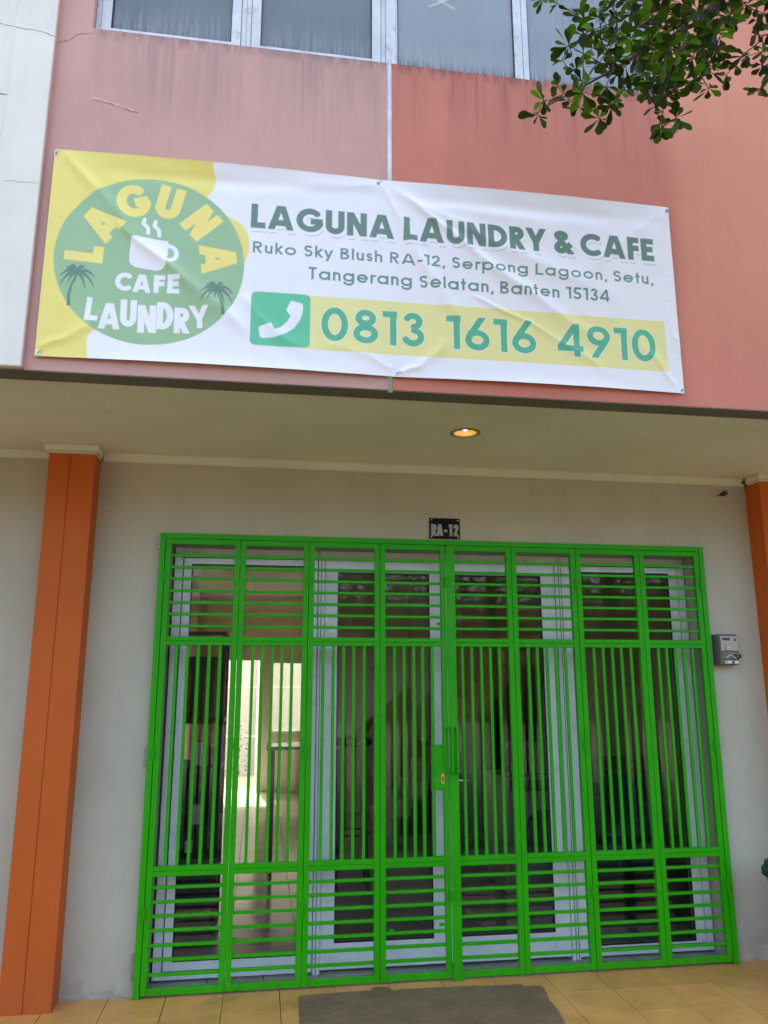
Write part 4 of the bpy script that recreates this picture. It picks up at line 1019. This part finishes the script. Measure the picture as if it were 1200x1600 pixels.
NODES = [(1.389, -2.423, 3.291), (1.384, -2.378, 3.276), (1.464, -2.358, 3.407), (1.574, -2.302, 3.49), (1.521, -2.379, 3.319), (1.551, -2.31, 3.525), (1.378, -2.649, 3.281), (1.433, -2.483, 3.387), (1.643, -2.302, 3.572), (1.521, -2.413, 3.634), (1.451, -2.318, 3.79), (1.494, -2.617, 3.424), (1.541, -2.482, 3.518), (1.519, -2.566, 3.398), (1.597, -2.453, 3.279), (1.559, -2.442, 3.235), (1.408, -2.655, 3.125), (1.519, -2.578, 3.227), (1.574, -2.554, 3.434), (1.614, -2.312, 3.617), (1.662, -2.369, 3.709), (1.539, -2.599, 3.297), (1.675, -2.357, 3.485), (1.69, -2.399, 3.659), (1.483, -2.799, 3.179), (1.583, -2.664, 3.256), (1.84, -2.161, 3.665), (1.629, -2.612, 3.201), (1.643, -2.45, 3.341), (1.653, -2.667, 3.415), (1.861, -2.351, 3.654), (1.922, -2.219, 3.679), (1.777, -2.565, 3.51), (1.687, -2.705, 3.254), (1.715, -2.604, 3.28), (1.685, -2.798, 3.301), (1.825, -2.58, 3.445), (2.009, -2.268, 3.679), (1.969, -2.477, 3.624), (1.945, -2.487, 3.492), (1.723, -2.763, 3.147), (1.662, -2.785, 3.084), (2.055, -2.375, 3.515), (1.7, -2.788, 3.064), (2.121, -2.361, 3.747), (2.074, -2.521, 3.537), (2.163, -2.44, 3.576), (1.876, -2.657, 3.443), (2.005, -2.642, 3.492), (1.878, -2.179, 3.956), (1.819, -2.309, 3.726), (1.922, -2.188, 3.775), (1.801, -2.569, 3.568), (2.068, -2.296, 3.883), (1.969, -2.619, 3.537), (2.236, -2.376, 3.868), (2.285, -2.357, 3.761), (2.329, -2.333, 3.685), (1.923, -2.646, 3.567), (1.655, -2.741, 3.449), (1.573, -2.531, 3.643), (1.875, -2.203, 4.072), (2.196, -2.531, 3.754), (2.243, -2.309, 3.642), (2.173, -2.453, 3.48), (1.598, -2.594, 3.523), (1.613, -2.749, 3.122), (1.769, -2.352, 3.502), (1.598, -2.695, 3.151), (2.022, -2.159, 3.746), (1.648, -2.536, 3.542), (1.803, -2.414, 3.623), (1.842, -2.504, 3.496), (1.716, -2.764, 3.215)]
_r = random.Random(9)
for n_ in [q for q in list(NODES)[23:] if q[0] < 1.93 or q[2] > 3.58]:
    for q_ in range(2): NODES.append((n_[0]+_r.uniform(-.05,.08), n_[1]+_r.uniform(-.22,.22), n_[2]+_r.uniform(.0,.10)))
tree = thing('terminalia_tree', (4.9, -4.6, -.14), 'green small leaved tree whose twigs hang into view at the top right', 'tree')
mainb = [Vector(p) for p in ((4.9,-4.6,4.9),(4.1,-3.9,4.55),(3.2,-3.1,4.15),(2.62,-2.75,3.95),(2.25,-2.60,3.80),(2.02,-2.54,3.66),(1.86,-2.50,3.56),(1.72,-2.48,3.48),(1.58,-2.46,3.38),(1.46,-2.45,3.30),(1.375,-2.46,3.235))]
MB().tube([(4.9,-4.6,-.16),(4.88,-4.6,1.2),(4.95,-4.58,2.6),(4.9,-4.6,4.0),(4.92,-4.62,5.4)], [.15,.12,.10,.085,.05], 14).build('trunk', M['bark'], tree, smooth=True)
MB().tube(mainb, [.045,.034,.024,.014,.010,.0075,.006,.0048,.0038,.0028,.002], 8).build('branch', M['bark'], tree, smooth=True)
sk = []
for a, b in zip(mainb[:-1], mainb[1:]):
    for k in range(8): sk.append(a.lerp(b, k/8))
tw = MB(); cand = []
nodes = sorted([Vector(n) for n in NODES], key=lambda p: min((p-s).length for s in sk))
conn = list(sk[16:])
rnd = random.Random(4)
dirs = []
for p in nodes:
    # join each whorl to a nearby point of the branch system lying further back along the branch
    best = min(conn, key=lambda s: (p-s).length + .35*max(0, (s.x < p.x-.02)*(p.x-s.x)*2) + .25*max(0, p.z-s.z))
    d = p-best; L = d.length
    if L > .01:
        mid = best.lerp(p, .5) + Vector((rnd.uniform(-1,1), rnd.uniform(-1,1), rnd.uniform(.1,1)))*L*.07
        MB().tube([best, mid, p], [.0022, .0016, .0011], 6).build('twig', M['bark'], tree, smooth=True)
        for k in (.4, .7, 1.0):
            q = best.lerp(mid, k*2) if k <= .5 else mid.lerp(p, k*2-1)
            if k < 1 and L > .10 and rnd.random() < .9: cand.append((q, d.normalized(), rnd.randint(2, 4)))
            conn.append(q)
    cand.append((p, (d.normalized() if L > .01 else Vector((-1,0,-.3))), rnd.randint(6, 9)))
inst = []
for p, d, n in cand:
    d = (d + Vector((0,0,-.25))).normalized()
    a = Vector((0,0,1)) if abs(d.z) < .9 else Vector((1,0,0)); u = d.cross(a).normalized(); w = d.cross(u)
    ph = rnd.uniform(0, 6.28)
    for k in range(n):
        t_ = ph + 2*math.pi*k/n + rnd.uniform(-.3,.3)
        out = (math.cos(t_)*u + math.sin(t_)*w)*rnd.uniform(.75, 1.1) + d*rnd.uniform(.1, .7) + Vector((0,0,-.12))
        out.normalize()
        # leaf's y axis along out, its face turned up on the whole
        upw = Vector((rnd.uniform(-.45,.45), rnd.uniform(-.45,.45), 1)); xx = out.cross(upw).normalized(); zz = xx.cross(out)
        s = rnd.uniform(.62, 1.15)
        Mx = Matrix(((xx.x,out.x,zz.x,p.x),(xx.y,out.y,zz.y,p.y),(xx.z,out.z,zz.z,p.z),(0,0,0,1))) @ Matrix.Diagonal((s,s,s,1))
        inst.append((Mx, rnd.randrange(len(leaves))))
# the leaves that show largest are objects of their own, the rest one mesh
def camd(mx):
    q = mx.translation - cam_loc; z = q.dot(fwd); x = 600+FPX*q.dot(rgt)/z; y = 800-FPX*q.dot(upv)/z
    return (0 if (0 < x < 1205 and -5 < y < 400) else 10) + z
inst.sort(key=lambda e: camd(e[0]))
T0 = Matrix.Translation(-tree.location)
for Mx, k in inst[:290]:
    o = link('leaf', leaves[k]); o.parent = tree; o.matrix_parent_inverse = T0; o.matrix_basis = Mx
rest = inst[290:]
# crown beyond frame, for light and reflections; near clusters added to shade visible leaves
for k in range(6800):
    c = rnd.choice(((2.0,-2.35,4.25,.42),(1.7,-2.9,4.15,.32),(2.5,-2.6,4.4,.5),(4.9,-4.7,5.6,1.5),(3.9,-4.6,5.3,1.1),(5.9,-4.0,5.3,1.2),(5.2,-6.0,5.2,1.3),(4.3,-3.6,4.9,.7),(3.1,-3.1,4.75,.5)))
    v = Vector((rnd.gauss(0,1), rnd.gauss(0,1), rnd.gauss(0,.6))).normalized()*c[3]*rnd.random()**.4
    p = Vector(c[:3])+v
    q = p-cam_loc
    if q.dot(fwd) > .1:
        px = 600+FPX*q.dot(rgt)/q.dot(fwd); py = 800-FPX*q.dot(upv)/q.dot(fwd)
        if -60 < px < 1230 and -60 < py < 1650: continue
    out = Vector((rnd.gauss(0,1), rnd.gauss(0,1), rnd.gauss(-.2,.5))).normalized(); upw = Vector((rnd.uniform(-.6,.6), rnd.uniform(-.6,.6), 1)); xx = out.cross(upw).normalized(); zz = xx.cross(out); s = rnd.uniform(1.2, 2.2)
    rest.append((Matrix(((xx.x,out.x,zz.x,p.x),(xx.y,out.y,zz.y,p.y),(xx.z,out.z,zz.z,p.z),(0,0,0,1))) @ Matrix.Diagonal((s,s,s,1)), rnd.randrange(len(leaves))))
LV = [np.array([v.co[:] for v in m.vertices]) for m in leaves]; LF = [[tuple(p.vertices) for p in m.polygons] for m in leaves]
def join_leaves(lst, name, mat, parent, mats=None):
    V = []; F = []; T = []; b = 0
    for Mx, k in lst:
        A_ = np.array(Mx); V.append(LV[k]@A_[:3,:3].T+A_[:3,3]); F += [tuple(b+i for i in f) for f in LF[k]]; b += len(LV[k]); T += [rnd.random()]*len(LV[k])
    me = bpy.data.meshes.new(name); me.from_pydata(np.concatenate(V).tolist(), [], F)
    at = me.attributes.new('tone', 'FLOAT', 'POINT'); at.data.foreach_set('value', T)
    for p in me.polygons: p.use_smooth = True
    o = link(name, me, parent, mat); return o
o = join_leaves(rest, 'foliage', M['leaf'], tree); o['kind'] = 'stuff'

pl = thing('yard_plant', (.20, 8.6, -.03), 'small leafy green plant in the yard seen through the back door', 'plant')
MB().tube([(.20,8.6,-.03),(.22,8.6,.3),(.18,8.62,.62)], .012, 6).build('stem', M['bark'], pl)
lst = []
for k in range(150):
    p = Vector((.20+rnd.gauss(0,.10), 8.6+rnd.gauss(0,.09), rnd.uniform(.15,.85)))
    out = Vector((rnd.gauss(0,1), rnd.gauss(0,1), rnd.gauss(.2,.5))).normalized(); upw = Vector((rnd.uniform(-.6,.6), rnd.uniform(-.6,.6), 1)); xx = out.cross(upw).normalized(); zz = xx.cross(out)
    lst.append((Matrix(((xx.x,out.x,zz.x,p.x),(xx.y,out.y,zz.y,p.y),(xx.z,out.z,zz.z,p.z),(0,0,0,1))) @ Matrix.Diagonal((1.3,1.3,1.3,1)), rnd.randrange(len(leaves))))
o = join_leaves(lst, 'foliage', M['leaf_far'], pl); o['kind'] = 'stuff'
# trees and wall across the street (they show only as reflections in the glass)
def street_tree(x, y, h, r, lb, seed):
    rr = random.Random(seed); tr = thing('street_tree', (x, y, -.14), lb, 'tree', 'trees across the street')
    MB().tube([(x,y,-.16),(x+.1,y,h*.3),(x-.1,y+.1,h*.65)], [.2,.15,.08], 10).build('trunk', M['bark'], tr, smooth=True)
    lst = []
    for k in range(2600):
        v = Vector((rr.gauss(0,1), rr.gauss(0,1), rr.gauss(0,.9))).normalized()*r*rr.random()**.35
        p = Vector((x, y, h*.62)) + Vector((v.x, v.y*.7, v.z*1.0+ .35*math.sin(v.x*2.3+seed)))
        out = Vector((rr.gauss(0,1), rr.gauss(0,1), rr.gauss(-.2,.6))).normalized(); upw = Vector((rr.uniform(-.6,.6), rr.uniform(-.6,.6), 1)); xx = out.cross(upw).normalized(); zz = xx.cross(out); s = rr.uniform(5, 9)
        lst.append((Matrix(((xx.x,out.x,zz.x,p.x),(xx.y,out.y,zz.y,p.y),(xx.z,out.z,zz.z,p.z),(0,0,0,1))) @ Matrix.Diagonal((s,s,s,1)), rr.randrange(len(leaves))))
    o = join_leaves(lst, 'crown', M['leaf_far'], tr); o['kind'] = 'stuff'
for i, (x, h, r) in enumerate(((-9,8,3.4),(-3.5,9,3.6),(2.0,8.4,3.2),(7.5,9.4,3.8),(13,8.2,3.4),(19,9,3.6))):
    street_tree(x, -26-(i % 2)*1.5, h, r, 'dense green street tree standing across the paved street, %s in the row' % ['first','second','third','fourth','fifth','sixth'][i], i)
ow_ = boxo('street_wall', M['wood'], None, -40, 45, -31.2, -31, -.3, 5.0); tag(ow_, 'long brown boundary wall behind the street trees', 'wall')
